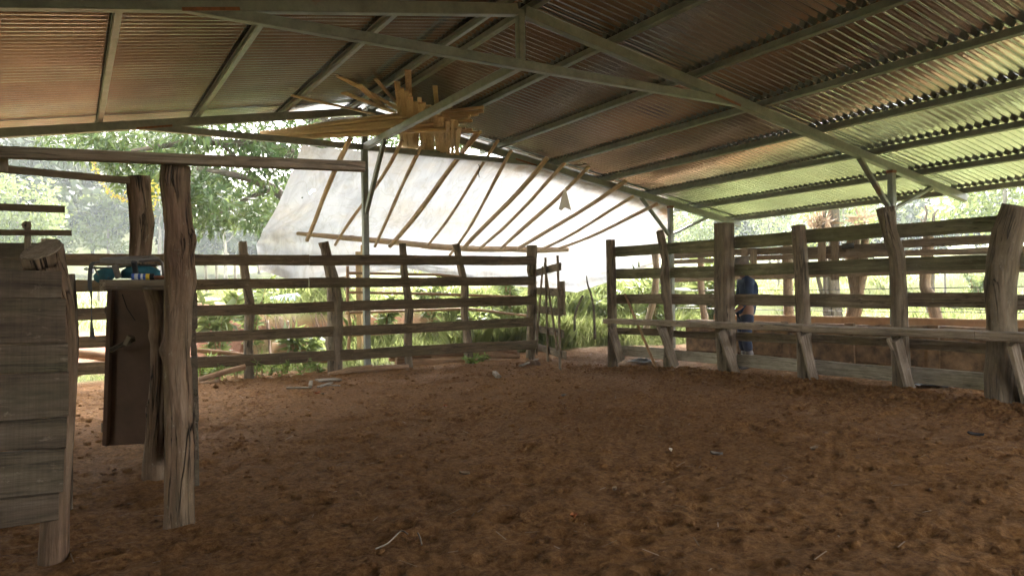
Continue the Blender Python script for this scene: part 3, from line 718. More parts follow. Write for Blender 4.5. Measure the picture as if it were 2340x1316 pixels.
pad('cushion', [(276, 620), (290, 610), (315, 606), (345, 608), (366, 618), (368, 633), (330, 636), (276, 636)], 4.5, 4.6, M['teal'])
MB().prism([aD(228, 600, 4.4), aD(300, 603, 4.4), aD(366, 596, 4.45), aD(352, 592, 4.68), aD(285, 593, 4.66), aD(236, 596, 4.62)], V(0, 0, .022)).build('canvas', M['canvas'], cs)
tb = lambda pts, r, D: MB().log([aD(x, y, D) for x, y in pts], r, seg=8, rough=.0, step=.02)
tb([(208, 603), (222, 599), (300, 600), (345, 594), (366, 594), (372, 602), (375, 632)], .008, 4.42).build('tube', M['tube'], cs, True)
tb([(210, 612), (250, 613), (300, 607), (360, 606)], .007, 4.5).build('tube', M['tube'], cs, True)
tb([(216, 609), (219, 622), (236, 640), (250, 634)], .005, 4.34).build('tube', M['tube'], cs, True)
tb([(192, 615), (200, 610), (206, 612), (200, 620), (192, 615)], .004, 4.42).build('tube', M['strap'], cs, True)
MB().bar(aD(262, 605, 4.32), aD(271, 635, 4.30), .012, .035, up=CR, ch=.004).build('leg', M['tube'], cs)
MB().bar(aD(371, 600, 4.5), aD(374, 632, 4.5), .012, .014, up=CR, ch=.002).build('leg', M['tube'], cs)
MB().bar(aD(306, 598, 4.36), aD(311, 630, 4.42), .02, .03, up=CR, ch=.004).build('strap', M['strap'], cs)
def strap(name, pts, ws, D, parent, mat, th=.004):
    vs, fs = [], []
    for (x, y), w_ in zip(pts, ws):
        for dx, dd in ((-w_, 0), (w_, 0), (w_, th), (-w_, th)): vs.append(aD(x+dx, y, D+dd+.004*math.sin(y*.08)))
    n = len(pts)
    for i in range(n-1):
        for j in range(4): fs.append((i*4+j, i*4+(j+1) % 4, i*4+4+(j+1) % 4, i*4+4+j))
    fs += [(3, 2, 1, 0), (4*n-4, 4*n-3, 4*n-2, 4*n-1)]
    return mesh(name, vs, fs, mat, parent, False, {'gc': (vs, 'FLOAT_VECTOR')})
strap('strap', [(228, 597), (214, 599), (208, 606), (206, 620), (205, 640), (205, 655), (208, 668), (209, 685), (209, 720), (209, 735), (210, 755), (211, 770)],
      [3, 4, 5, 5, 5, 5, 3, 1.5, 1, 2.5, 4.5, 6], 4.28, cs, M['strap'])
MB().bar(aD(204, 771, 4.28), aD(218, 772, 4.28), .012, .012).build('buckle', M['tube'], cs)
can = thing('spray_can', 'small blue and yellow striped can lying on its side at the shelf edge', 'can', aD(325, 634, 4.3))
def band(name, k0, k1, mat):
    A, B = aD(301, 632, 4.33), aD(352, 632.5, 4.36)
    MB().log([A+(B-A)*k0, A+(B-A)*(k0+k1)/2, A+(B-A)*k1], .0185, seg=18, rough=0, step=.05).build(name, mat, can, True)
cb = plain('blue_label', (.03, .08, .35), .35, 0, .1); cy_ = plain('yellow_label', (.6, .4, .03), .35, 0, .1); cw = plain('white_label', (.6, .62, .66), .35, 0, .1)
band('base', 0, .14, cb); band('label', .141, .3, cw); band('label', .301, .42, cb); band('label', .421, .52, cw); band('label', .521, .64, cb); band('label', .641, .82, cy_); band('cap', .821, 1, M['black'])
o = MB().log([aD(352, 634, 4.34), aD(368, 633, 4.36), aD(380, 636, 4.38)], [.012, .014, .009], seg=10, rough=.1, step=.02).build('rusty_bolt', M['rust'], None, True)
tag(o, 'rusty brown metal bolt lying beside the striped can on the shelf', 'bolt')
o = MB().log([aD(325, 590, 4.5), aD(333, 592, 4.48), aD(340, 589, 4.5)], [.007, .009, .006], seg=8, rough=.1, step=.02).build('bolt', M['tube'], None, True)
tag(o, 'small dark fitting lying on top of the folded seat', 'bolt')

# ---------------------------------------------------------------- lumber laid across the trusses
def tlerp(a, b, k): return a+(b-a)*k
NB = 15
for i in range(NB):
    k = i/(NB-1)
    y0 = tlerp(319, 301, k)+R.uniform(-1.5, 1.5); x0 = tlerp(596, 690, R.random()**1.5)
    x1 = tlerp(1020, 1108, R.random()); y1 = tlerp(297, 243, k)+R.uniform(-2, 2)
    dj = R.uniform(-.12, .16); D0 = 12.15+dj+.1*k; D1 = 11.4+dj*1.6+.15*k
    o = MB().bar(aD(x0, y0, D0), aD(x1, y1, D1), R.uniform(.03, .08), R.uniform(.03, .046), warp=.016, n=10, rag=.001).build('long_board', M['lumber'])
    tag(o, 'long sawn yellow brown board in the crosswise bundle laid over the ridge beam', 'board', 'boards in the crosswise bundle')
for i in range(27):
    k = i/26
    xn = tlerp(906, 1046, k)+R.uniform(-4, 4); yn = tlerp(192, 285, k**.85)+R.uniform(-9, 8)
    xf = tlerp(916, 1046, k)+R.uniform(-7, 7); yf = tlerp(345, 356, k)
    o = MB().bar(aD(xf, yf, 13.2+.09*(i % 3)), aD(xn, yn, 10.7+.13*(i % 3)+R.uniform(-.1, .1)), R.uniform(.05, .085), .024, warp=.01, n=8).build('short_board', M['lumber'])
    tag(o, 'short sawn board in the upright looking fan lying along the ridge above the far truss', 'board', 'boards in the fan above the far truss')
for (a, Da, b, Db, w_, lab) in (
    ((727, 150), 9.9, (935, 262), 12.3, .07, 'longest loose batten, its tip highest at the upper left of the lumber pile'),
    ((667, 219), 10.6, (855, 262), 12.4, .05, 'thin batten reaching farthest left out of the lumber pile under the left roof slope'),
    ((786, 212), 10.6, (900, 256), 12.3, .09, 'blunt yellow batten end sticking left from the lumber pile below the longest batten'),
    ((820, 195), 10.4, (880, 250), 12.2, .1, 'short broad board tilted up beside the longest batten of the lumber pile'),
    ((858, 181), 10.3, (912, 240), 12.2, .06, 'dark brown stub of batten pointing up left of the fan of boards'),
    ((932, 162), 10.0, (938, 250), 12.0, .09, 'tallest dark board end standing over the fan of boards'),
    ((995, 198), 10.6, (1000, 260), 12.0, .07, 'single narrow board end standing at the right of the fan'),
    ((1045, 302), 12.2, (1098, 302), 11.6, .04, 'slim low batten end poking out right under the crosswise bundle')):
    o = MB().bar(aD(*a, Da), aD(*b, Db), w_, .026, warp=.01, n=8).build('batten', M['lumber'] if 'dark' not in lab else M['stick'])
    tag(o, lab, 'batten')

# ---------------------------------------------------------------- lean-to of poles and white tarp
YPO = 14.6
lf = thing('lean_to', 'lean to of thin peeled poles running from the far truss to a cross pole', 'lean-to', (6, YPO, 0))
pxlog(MB(), [(678, 533), (760, 541), (850, 549), (930, 556), (1010, 565), (1080, 569), (1160, 569), (1230, 571), (1298, 570)], [4, 6, 6.5, 6.5, 7, 7, 7, 7, 5], plane=lambda x, y: aY(x, y, YPO), rough=.05, step=.08).build('cross_pole', M['pole'], lf, True)
for (t, b, r_) in (((800, 317), (702, 549), 7), ((919, 322), (766, 560), 5), ((972, 318), (857, 563), 5), ((1096, 298), (891, 563), 7.5), ((1138, 321), (978, 560), 4.5), ((1168, 344), (1028, 583), 4.5),
                   ((1250, 362), (1058, 568), 7), ((1292, 371), (1097, 567), 5), ((1344, 382), (1145, 568), 5.5), ((1430, 413), (1184, 568), 6), ((1447, 449), (1236, 571), 4.5), ((1502, 466), (1278, 568), 4.5)):
    A, B = aY(*t, 11.45), aY(*b, YPO-.16)
    D0, D1 = float((A-CAM) @ CF), float((B-CAM) @ CF)
    pts, rs = [], []
    s1_, s2_ = R.uniform(-.05, .05), R.uniform(-.05, .05)
    for i in range(8):
        k = i/7; p = A+(B-A)*k + CR*(s1_*math.sin(k*3.1)+s2_*math.sin(k*6.3)) - V(0, 0, .035)*math.sin(k*math.pi)
        pts.append(p); rs.append(r_*.76*tlerp(D0, D1, .5)/FPX*tlerp(1.08, .92, k))
    MB().log(pts, rs, seg=9, rough=.09, step=.09).build('pole', M['pole'], lf, True)
for x in (828,): 
    p = aY(x, 560, YPO); MB().log([p, V(p[0], p[1], ground_z(p[0], p[1])-.1)], .04, seg=10).build('prop', M['lumber' if x < 900 else 'stick'], lf, True)
for (x, y, d_) in ((1094, 376, 12.3), (828, 388, 12.8)):
    MB().log([aD(x, y, d_), aD(x+3, y+8, d_), aD(x-1, y+18, d_), aD(x+1, y+30, d_)], .005, seg=5, rough=.3, step=.03).build('tie_wire', M['wire'], lf)
# tarp grid from control rows given along its width
rowsY = [12.02, 14.62, 14.78, 14.7]
rows = [[(690, 333), (842, 343), (1000, 353), (1217, 372), (1380, 413), (1532, 478)],
        [(597, 536), (680, 530), (930, 549), (1110, 562), (1300, 566), (1512, 590)],
        [(585, 560), (650, 572), (920, 590), (1120, 600), (1310, 618), (1506, 596)],
        [(592, 618), (680, 645), (920, 614), (1130, 648), (1318, 668), (1502, 602)]]
def rowpt(r_, u):
    us = np.linspace(0, 1, 6); x = np.interp(u, us, [p[0] for p in r_]); y = np.interp(u, us, [p[1] for p in r_])
    return x, y
NU, NVs = 150, [60, 6, 16]
tv, ts = [], []
hem = lambda u: (-10*math.sin(u*math.pi*1.0*3.2+.4) if True else 0)
for seg_i, nv in enumerate(NVs):
    for j in range(nv+(1 if seg_i == 2 else 0)):
        k = j/nv
        for i in range(NU+1):
            u = i/NU
            xa_, ya_ = rowpt(rows[seg_i], u); xb_, yb_ = rowpt(rows[seg_i+1], u)
            A = aY(xa_, ya_, rowsY[seg_i]); B = aY(xb_, yb_, rowsY[seg_i+1])
            p = A+(B-A)*k
            kk = k if seg_i == 0 else 1
            if seg_i == 0: p[2] -= .10*math.sin(k*math.pi)*(1 if True else 0)*.9-.06*k*(1-k)*0
            wr = .03*fbm(u*5+k*1.5, k*2-u*2+seg_i, 0, 91, 3)+.016*vn(u*34+k*9, k*2.5+seg_i*3, 0, 95)+.03*abs(vn(u*9-k*2, k*1.2+seg_i*2, 0, 97))
            ax_, ay_ = (u-.0)*4.5, (seg_i+k-1.05)*1.6                     # folds fanning from the tied left corner
            rr_ = math.hypot(ax_, ay_)+.05
            wr += .035*math.exp(-rr_*.9)*math.sin(math.atan2(ay_, ax_)*13)
            if seg_i == 2: wr += k*.09*math.sin(u*17+1.2*math.sin(u*6))
            p = p + (V(0, -.25, 1.) if seg_i == 0 else V(0, -1, 0))*wr*1.0
            tv.append(p)
            ts.append(max(0, 1-k*5.0)*sst(.35, .6, u)*.9 + .9*sst(.95, 1., u) if seg_i == 0 else .5*sst(.94, 1, u)+.25*(k if seg_i == 2 else 0))
nr = len(tv)//(NU+1)
tf = [(j*(NU+1)+i, j*(NU+1)+i+1, (j+1)*(NU+1)+i+1, (j+1)*(NU+1)+i) for j in range(nr-1) for i in range(NU)]
hole = {(j, i) for (j, i) in ((24, 14), (25, 14), (24, 15), (25, 15), (23, 15), (23, 16), (28, 12))}
tf = [f for q, f in enumerate(tf) if (q//NU, q % NU) not in hole]
to = fastmesh('tarp', np.array(tv), np.array(tf), M['tarp'], {'stain': np.array(ts, float)}, 4, True)
tag(to, 'large stained white plastic tarp draped over the pole frame outside the far truss', 'tarp')
o = MB(); rg = []
for i in range(7):
    for j in range(5):
        u, k = j/4-.5, i/6
        rg.append(aD(1291+u*(4+26*k), 432+46*k+4*math.sin(j*2.1)*k, 12.6+.03*math.sin(j*2.5+i)*k))
o = fastmesh('rag', np.array(rg), np.array([(i*5+j, i*5+j+1, i*5+j+6, i*5+j+5) for i in range(6) for j in range(4)]), M['rag'], {'rnd': [.5]*35}, 4, True)
tag(o, 'small dirty white rag hanging from a pole under the tarp', 'rag')

# ---------------------------------------------------------------- timber and poles piled behind the back fence
for (a, b, r_, za_, zb_, mt, lab) in (
    ((690, 826), (925, 806), 7, .12, .3, 'stick', None), ((905, 812), (985, 812), 8, .3, .26, 'stick', None), ((930, 806), (1185, 812), 8, .3, .16, 'stick', None),
    ((890, 818), (1145, 822), 8, .2, .16, 'stick', None), ((1060, 800), (1180, 806), 8, .34, .2, 'stick', None), ((820, 812), (960, 800), 7, .3, .42, 'stick', None)):
    A, B = aY(*a, 12.15), aY(*b, 12.0)
    o = MB().log([A, (A+B)/2, B], r_*13/FPX, seg=12, rough=.04, step=.1).build('pole', M[mt], None, True)
    tag(o, 'peeled round pole lying in the pile behind the foot of the back fence', 'pole', 'poles piled behind the back fence')
for (a, b, h_, lab) in (((905, 826), (1180, 828), .12, 'upper squared timber lying under the poles behind the back fence'), ((900, 840), (1165, 840), .12, 'lowest squared timber resting on the soil behind the back fence')):
    A, B = aY(*a, 11.95), aY(*b, 11.9)
    o = MB().bar(A, B, .12, h_, rag=.006, warp=.01).build('timber', M['stick']); tag(o, lab, 'timber')
for (a, b, r_, pl_, lab) in (
    ((752, 856), (850, 838), 6, 11.25, 'straight peeled pole slanting out under the lowest fence board beside a thick post'),
    ((800, 846), (932, 838), 6, 11.3, 'knobbly pole lying flat along the foot of the back fence'),
    ((455, 868), (560, 838), 6, 11.3, 'grey pole lying in weeds at the left end of the back fence'),
    ((450, 880), (500, 870), 4, 11.2, 'thin dry stick lying nearest the camera in the weeds by the fence'),
    ((440, 800), (560, 812), 5, 12.6, 'pale pole on the grass seen under the fourth fence board'),
    ((170, 808), (252, 818), 9, 12.3, 'pale thick pole seen left of the plywood gate'),
    ((170, 850), (250, 826), 11, 12.5, 'dark log crossing under the pale pole left of the plywood gate')):
    A, B = aY(*a, pl_), aY(*b, pl_+.1)
    o = MB().log([A, (A+B)/2+V(0, 0, .01), B], r_*12.2/FPX, seg=12, rough=.07, step=.08).build('pole', M['stick'], None, True); tag(o, lab, 'pole')
A = aY(622, 797, 14.4); B = aY(702, 797, 14.2)
o = MB().log([A, B], .125, seg=20, rough=.03, step=.08).build('log_section', M['stick'], None, True); tag(o, 'short thick sawn log lying on the grass behind the back fence', 'log')
o = MB(); c = aY(1212, 832, 10.9)
for k, (dx, dy, dz, r_) in enumerate(((0, 0, 0, .11), (.13, .02, -.02, .09), (-.08, -.03, -.05, .07))):
    o.log([c+V(dx, dy, dz-.09), c+V(dx, dy, dz-.04), c+V(dx, dy, dz+.04), c+V(dx, dy, dz+.08)], [r_*.6, r_, r_*.9, r_*.35], seg=12, rough=.2, step=.03)
o = o.build('mud_lump', M['rock'], None, True); tag(o, 'lumpy heap of dried mud at the foot of the last back fence post', 'mud lump')

# second thin pole fence under the tarp
pf = thing('pole_rail_fence', 'flimsy fence of thin horizontal poles under the tarp beyond the back fence', 'fence', (5.5, 14.0, 0))
q = lambda x, y: aY(x, y, 14.0)
pxlog(MB(), [(794, 608), (794, 700), (800, 740), (796, 800)], [3.5, 3.5, 4, 4], plane=q).build('post', M['stick'], pf, True)
MB().bar(aY(818, 575, 14.05), aY(822, 812, 14.05), .04, .1, up=CR).build('post', M['lumber'], pf)
MB().bar(aY(786, 602, 14), aY(830, 603, 14), .03, .03).build('rail', M['boardgrey'], pf)
for pts in ([(796, 624), (1000, 628), (1060, 634)], [(796, 668), (1000, 672), (1210, 680)], [(790, 715), (880, 712), (1070, 706), (1210, 722)], [(800, 766), (900, 760), (1140, 746), (1205, 764)]):
    pxlog(MB(), pts, 3.2, plane=q, step=.15, seg=8).build('rail', M['stick'], pf, True)

# ---------------------------------------------------------------- person at the trough
pp = aZ(1707, 843, -.02); px_, py_ = pp[0], pp[1]; pz = ground_z(px_, py_)
pf_ = unit(V(-CR[0], -CR[1], 0)); ps_ = unit(V(-CF[0], -CF[1], 0))
def L(f, s, z): return V(px_, py_, pz) + pf_*f + ps_*s + V(0, 0, z)
man = thing('person', 'person in navy shirt, dark trousers and brimmed hat standing at the feed trough', 'person', (px_, py_, pz))
def skin(name, nodes, edges, mat, parent, root=0, sub=2):
    me = bpy.data.meshes.new(name); me.from_pydata([tuple(L(*n[:3])) for n in nodes], edges, []); me.update()
    o = bpy.data.objects.new(name, me); COL.objects.link(o)
    md = o.modifiers.new('skin', 'SKIN'); md.use_smooth_shade = True
    for i, n in enumerate(nodes):
        r_ = n[3]; me.skin_vertices[0].data[i].radius = (r_, n[4] if len(n) > 4 else r_)
        me.skin_vertices[0].data[i].use_root = (i == root)
    o.modifiers.new('sub', 'SUBSURF').levels = sub; o.modifiers['sub'].render_levels = sub
    me.materials.append(mat); o.parent = parent; o.matrix_parent_inverse = Matrix.Translation(-parent.location)
    return o
bn = [(0, 0, .90, .12), (-.03, 0, 1.08, .115), (-.05, 0, 1.25, .125), (.0, 0, 1.39, .105), (.035, 0, 1.45, .055), (.05, 0, 1.52, .06), (.06, 0, 1.6, .085), (.055, 0, 1.675, .075), (.15, 0, 1.59, .016)]
be = [(0, 1), (1, 2), (2, 3), (3, 4), (4, 5), (5, 6), (6, 7), (6, 8)]
for s_ in (-1, 1):
    b0 = len(bn)
    bn += [(.01, s_*.10, .82, .09), (.03, s_*.10, .48, .062), (-.01, s_*.10, .30, .055), (-.01, s_*.10, .10, .04), (.02, s_*.10, .05, .04), (.15, s_*.11, .035, .032)]
    be += [(0, b0)]+[(b0+i, b0+i+1) for i in range(5)]
    a0 = len(bn)
    bn += [(.01, s_*.18, 1.38, .06), (.02, s_*.24, 1.12, .046), (.17, s_*.19, .96, .034), (.20, s_*.17, .935, .026), (.245, s_*.16, .90, .028)]
    be += [(3, a0)]+[(a0+i, a0+i+1) for i in range(4)]
    for k, (df, ds, ln) in enumerate(((.035, .03, .05), (.045, .015, .075), (.045, 0, .08), (.04, -.015, .072), (.03, -.028, .055))):
        c0 = len(bn)
        bn += [(.245+df*.6, s_*(.16+ds*.9), .89, .0095), (.245+df+ln*.4, s_*(.16+ds), .87, .009), (.245+df+ln*.5, s_*(.16+ds*.9), .84, .008)]
        be += [(a0+4, c0), (c0, c0+1), (c0+1, c0+2)]
skin('body', bn, be, M['skin'], man)
sn = [(0, 0, .82, .132, .148), (-.01, 0, .95, .135, .15), (-.04, 0, 1.08, .14, .15), (-.065, 0, 1.25, .15, .165), (-.02, 0, 1.39, .125, .15), (.03, 0, 1.455, .07)]
se = [(0, 1), (1, 2), (2, 3), (3, 4), (4, 5)]
for s_ in (-1, 1):
    a0 = len(sn); sn += [(.005, s_*.185, 1.38, .078), (.02, s_*.245, 1.13, .064), (.14, s_*.205, 1.0, .05)]
    se += [(4, a0), (a0, a0+1), (a0+1, a0+2)]
skin('shirt', sn, se, M['shirt'], man)
tn = [(-.005, 0, .93, .118, .132)]; te = []
for s_ in (-1, 1):
    a0 = len(tn); tn += [(.01, s_*.10, .80, .108), (.035, s_*.10, .50, .08), (-.005, s_*.10, .27, .078)]
    te += [(0, a0), (a0, a0+1), (a0+1, a0+2)]
skin('trousers', tn, te, M['jeans'], man)
for s_ in (-1, 1):
    skin('boot', [(-.005, s_*.10, .33, .076), (-.012, s_*.10, .12, .06), (.02, s_*.10, .05, .05), (.16, s_*.11, .04, .042)], [(0, 1), (1, 2), (2, 3)], M['boot'], man, sub=2)
hv, hf = [], []
prof = [(.0, .118), (.05, .115), (.085, .1), (.098, .06), (.105, .03), (.107, .0), (.135, -.006), (.14, -.014), (.1, -.004)]
for (r_, z_) in prof:
    for a in np.linspace(0, 2*math.pi, 24, endpoint=False): hv.append(L(.05+r_*1.1*math.cos(a), r_*math.sin(a), 1.66+z_ - .10*r_*math.cos(a)))
for i in range(len(prof)-1):
    for j in range(24): hf.append((i*24+j, i*24+(j+1) % 24, (i+1)*24+(j+1) % 24, (i+1)*24+j))
mesh('hat', hv, hf, M['hat'], man, True)
skin('hair', [(.015, 0, 1.58, .07), (.03, 0, 1.64, .078)], [(0, 1)], M['hair'], man)

# ---------------------------------------------------------------- foliage
def leaves(c, n, r, ln, wd, droop=.35, flat=.8, rs=None, seedy=0, curl=.2):
    """n leaf blades round each centre c, spread through radius r"""
    c = np.atleast_2d(c); k = len(c); rr = np.broadcast_to(np.asarray(r, float), (k,))
    cc = np.repeat(c, n, 0); r_ = np.repeat(rr, n)
    d = NR.normal(size=(k*n, 3)); d /= np.linalg.norm(d, axis=1)[:, None]
    p = cc + d*(r_*NR.rand(k*n)**.45)[:, None]*V(1, 1, flat)
    return blades(p, d*.6, ln, wd, droop, curl)
def blades(p, bias, ln, wd, droop, curl=.2):
    n = len(p)
    t = NR.normal(size=(n, 3)) + bias*1.6; t[:, 2] -= droop
    t /= np.linalg.norm(t, axis=1)[:, None]
    s = np.cross(t, NR.normal(size=(n, 3))); s /= np.linalg.norm(s, axis=1)[:, None]
    nr = np.cross(s, t)
    l = (ln*NR.uniform(.6, 1.3, n))[:, None]; w_ = (wd*NR.uniform(.7, 1.25, n))[:, None]
    v = np.stack([p, p+t*l*.42+s*w_*.5-nr*l*curl*.3, p+t*l-nr*l*curl*1.2, p+t*l*.42-s*w_*.5-nr*l*curl*.3], 1)
    return v.reshape(-1, 3)
def leafobj(name, vs, mat, parent=None):
    v = np.concatenate(vs); n = len(v)//4
    rnd = np.clip(NR.normal(.5, .22, n), 0, 1)
    return fastmesh(name, v, np.arange(n*4).reshape(-1, 4), mat, {'rnd': np.repeat(rnd, 4)}, 4, False, parent)

# big broad tree standing beyond the left end of the tarp
tb0 = aY(768, 640, 18.0); tx, ty = tb0[0], tb0[1]; tz = ground_z(tx, ty)
bt = thing('broad_tree', 'broad leafy tree with drooping dark leaves behind the left edge of the tarp', 'tree', (tx, ty, tz))
lg = MB()
lg.log([V(tx, ty, tz-.2), V(tx, ty, tz+1), V(tx-.1, ty-.1, tz+2.3), V(tx-.3, ty-.2, tz+3.6), V(tx-.4, ty, tz+5)], [.42, .33, .3, .26, .15], seg=18, rough=.1, step=.12)
lg.build('trunk', M['trunk'], bt, True)
def limb(pts, r0, r1): 
    n = len(pts); return MB().log(pts, [r0+(r1-r0)*i/(n-1) for i in range(n)], seg=10, rough=.1, step=.1).build('limb', M['trunk'], bt, True)
j0 = V(tx-.15, ty-.1, tz+2.6)
limb([j0, aD(700, 485, 18), aD(655, 458, 17.8), aD(622, 428, 17.6), aD(575, 412, 17.2), aD(520, 396, 16.8), aD(450, 385, 16.4)], .17, .05)
limb([aD(625, 430, 17.6), aD(570, 452, 17.4), aD(520, 480, 17), aD(480, 492, 16.6)], .06, .025)
limb([aD(600, 418, 17.4), aD(560, 385, 17), aD(520, 340, 16.6), aD(470, 310, 16.4)], .07, .03)
limb([V(tx-.3, ty-.2, tz+3.4), aD(660, 350, 17.4), aD(600, 330, 17), aD(430, 325, 16.4), aD(300, 345, 15.8)], .15, .04)
limb([aD(655, 455, 17.8), aD(640, 500, 17.6), aD(615, 520, 17.3)], .04, .015)
for (x, y) in ((780, 250), (900, 240), (1000, 260), (560, 230), (640, 190)):
    limb([V(tx-.35, ty, tz+4.4), (V(tx-.35, ty, tz+4.4)+aD(x, y, 17.5))/2+V(0, 0, .3), aD(x, y, 17.5)], .1, .03)
bl = [(140, 318), (185, 332), (235, 322), (285, 335), (340, 326), (300, 385), (262, 372), (318, 420), (362, 380), (352, 440), (330, 350), (270, 352), (440, 322), (500, 318), (556, 320), (610, 312), (455, 372), (500, 392), (470, 425), (540, 360), (452, 450), (535, 415), (590, 372), (468, 488), (442, 468), (505, 455), (555, 492), (585, 505), (598, 462), (610, 490), (470, 505), (575, 470), (620, 400), (640, 380),
      (660, 320), (650, 345), (740, 318), (800, 312), (860, 322), (905, 318), (955, 322), (1005, 316), (1060, 310), (690, 300), (600, 345), (250, 300), (400, 300)]
cs_ = [aD(x+R.uniform(-10, 10), y+R.uniform(-8, 8), (15.5+(x/700)*1.8)+R.uniform(-.7, 1.0)) for x, y in bl]
rs_ = [R.uniform(.35, .6) for _ in bl]
up_ = [aD(R.uniform(50, 1100), R.uniform(-120, 285), R.uniform(15.5, 21)) for _ in range(75)]
M['leaf_d'] = M['leaf']
leafobj('crown', [leaves(np.array(cs_), 150, np.array(rs_), .24, .062, .55, .75), leaves(np.array(up_), 120, .8, .27, .075, .5, .7)], M['leaf'], bt)
# yellow flowered vine hanging from it
vn_ = thing('flowering_vine', 'hanging vine with small yellow leaves and blossom below the broad tree', 'vine', aD(300, 440, 14.6))
vp = [(212, 362), (218, 385), (228, 405), (243, 432), (262, 448), (285, 455), (312, 462)]
vs_ = []; pts = [aD(x, y, 14.6) for x, y in vp]
MB().log(pts, .008, seg=5, rough=.2, step=.05).build('stem', M['stick'], vn_)
for a, b in zip(pts, pts[1:]): vs_.append(leaves(np.array([a+(b-a)*k for k in (0, .3, .6, .9)]), 5, .05, .06, .045, .4))
for (x0, y0, y1) in ((318, 462, 500), (335, 470, 492), (300, 440, 478), (345, 460, 505)):
    q_ = [aD(x0+R.uniform(-3, 3), y0+(y1-y0)*k, 14.6) for k in (0, .25, .5, .75, 1)]
    vs_.append(leaves(np.array(q_), 7, .05, .06, .045, .4))
vs_.append(leaves(np.array([aD(x, y, 14.7) for x, y in ((330, 425), (340, 455), (312, 440), (350, 430))]), 34, .2, .085, .06, .4))
leafobj('leaves', vs_, M['leaf_yellow'], vn_)

def tree(name, label, x, y, h, cr, mt, lm, ntuft=16, nl=60, ll=.5, trunk_r=.12, group=None, crown0=.35, trunkmat=None, flat=.8):
    z = ground_z(x, y)-.2
    t = thing(name, label, 'tree', (x, y, z), group)
    top = V(x+R.uniform(-.3, .3)*h*.1, y, z+h*.85)
    MB().log([V(x, y, z-.3), V(x+R.uniform(-.1, .1), y, z+h*.4), top], [trunk_r, trunk_r*.8, trunk_r*.3], seg=9, rough=.1, step=max(.15, h/25)).build('trunk', M[trunkmat or 'pale_trunk'], t, True)
    c = []
    for i in range(ntuft):
        a = R.uniform(0, 6.28); k = R.random()**.7; zz = R.uniform(crown0, 1.0)
        prof_ = math.sin(min(1, (1-zz)/(1-crown0)*1.1+.12)*math.pi*.75)**.7
        c.append(V(x+math.cos(a)*k*cr*prof_, y+math.sin(a)*k*cr*prof_, z+h*zz))
    leafobj('crown', [leaves(np.array(c), nl, cr*.38, ll, ll*.55, .2, flat)], lm, t)
    return t
def polar(px, D): 
    p = aD(px, 660, D); return p[0], p[1]
for i, (px, D, h, cr, lab) in enumerate((
    (40, 46, 7.2, 2.8, 'pale green spreading tree standing at the far left edge of the pasture'),
    (120, 58, 6.0, 2.4, 'low round pale tree seen between the slide bars and the bark posts'),
    (250, 60, 7.0, 2.0, 'rounded bright green tree standing alone before the dark forest'),
    (395, 72, 7.5, 2.2, 'small pale tree seen just right of the two white trunks'),
    (560, 75, 9.5, 3.2, 'misty tree on the skyline left of the tarp'),
    (470, 66, 6.5, 2.3, 'bushy young tree between the bark post and the tarp'),
    (1600, 62, 6.5, 3.4, 'pale tree seen under the eave behind the far steel column'),
    (1760, 70, 8, 3.8, 'pale tree seen behind the squared post in the bench fence'),
    (1930, 58, 8, 3.4, 'pale tree behind the hanging air plants'),
    (2110, 66, 8.5, 3.5, 'misty pale tree behind the twisted snag'),
    (2300, 34, 7.4, 3.6, 'yellow green wide crowned tree at the far right beyond the rear fence'))):
    x, y = polar(px, D)
    tree('pasture_tree', lab, x, y, h, cr, None, M['leaf_pale'], 26, 110, .34, .13, 'trees at the pasture edge')
for i, (px, D, h, lab) in enumerate(((364, 62, 9.6, 'tall bare white trunk, the thicker of two beside the big bark post'), (375, 64, 9.0, 'tall bare white trunk, the thinner of two beside the big bark post'),
                                     (514, 55, 4.2, 'broken white trunk on the pasture edge above the back fence'), (592, 80, 10, 'slender pale trunk close to the left corner of the tarp'), (211, 70, 8.5, 'leaning pale trunk before the dark forest'))):
    x, y = polar(px, D); z = ground_z(x, y)
    t = thing('bare_trunk', lab, 'dead tree', (x, y, z-.2), 'bare pale trunks')
    MB().log([V(x, y, z-.3), V(x+.1, y, z+h*.5), V(x-.05, y, z+h)], [.17, .14, .07], seg=9, rough=.1, step=.3).build('trunk', M['pale_trunk'], t, True)
    MB().log([V(x+.05, y, z+h*.7), V(x+.5, y, z+h*.8), V(x+.8, y, z+h*.95)], [.05, .035, .015], seg=6, rough=.1, step=.2).build('branch', M['pale_trunk'], t, True)

# far wood on the hill: one mass nobody could count
fv, tv2, tf2 = [], [], []
trees = []
for _ in range(230):
    az = R.uniform(-16, 15); d = R.uniform(78, 165) if R.random() < .75 else R.uniform(68, 82); trees.append((az, d, R.uniform(7, 15)*(1 if az < 8 else .7), 0))
for _ in range(70):
    az = R.uniform(15, 36); d = R.uniform(85, 130); trees.append((az, d, R.uniform(5, 8), 0))
for _ in range(120):
    az = R.uniform(36, 78); d = R.uniform(72, 130); trees.append((az, d, R.uniform(4, 7.5), 1))
for az, d, h, k in trees:
    x, y = d*math.sin(math.radians(az)), d*math.cos(math.radians(az)); z = ground_z(x, y)
    c = []; cr = h*R.uniform(.22, .34)
    for i in range(9):
        a = R.uniform(0, 6.28); zz = R.uniform(.35, 1); q = math.sin(min(1, (1-zz)*1.3+.15)*math.pi*.8)
        c.append(V(x+math.cos(a)*cr*q*.8, y+math.sin(a)*cr*q*.8, z+h*zz))
    fv.append(leaves(np.array(c), 42, cr*.48, .75, .5, .25, .75))
fo = leafobj('far_forest', fv, M['leaf_far']); fo['kind'] = 'stuff'
fo['label'] = 'hazy forest covering the hill beyond the pasture'

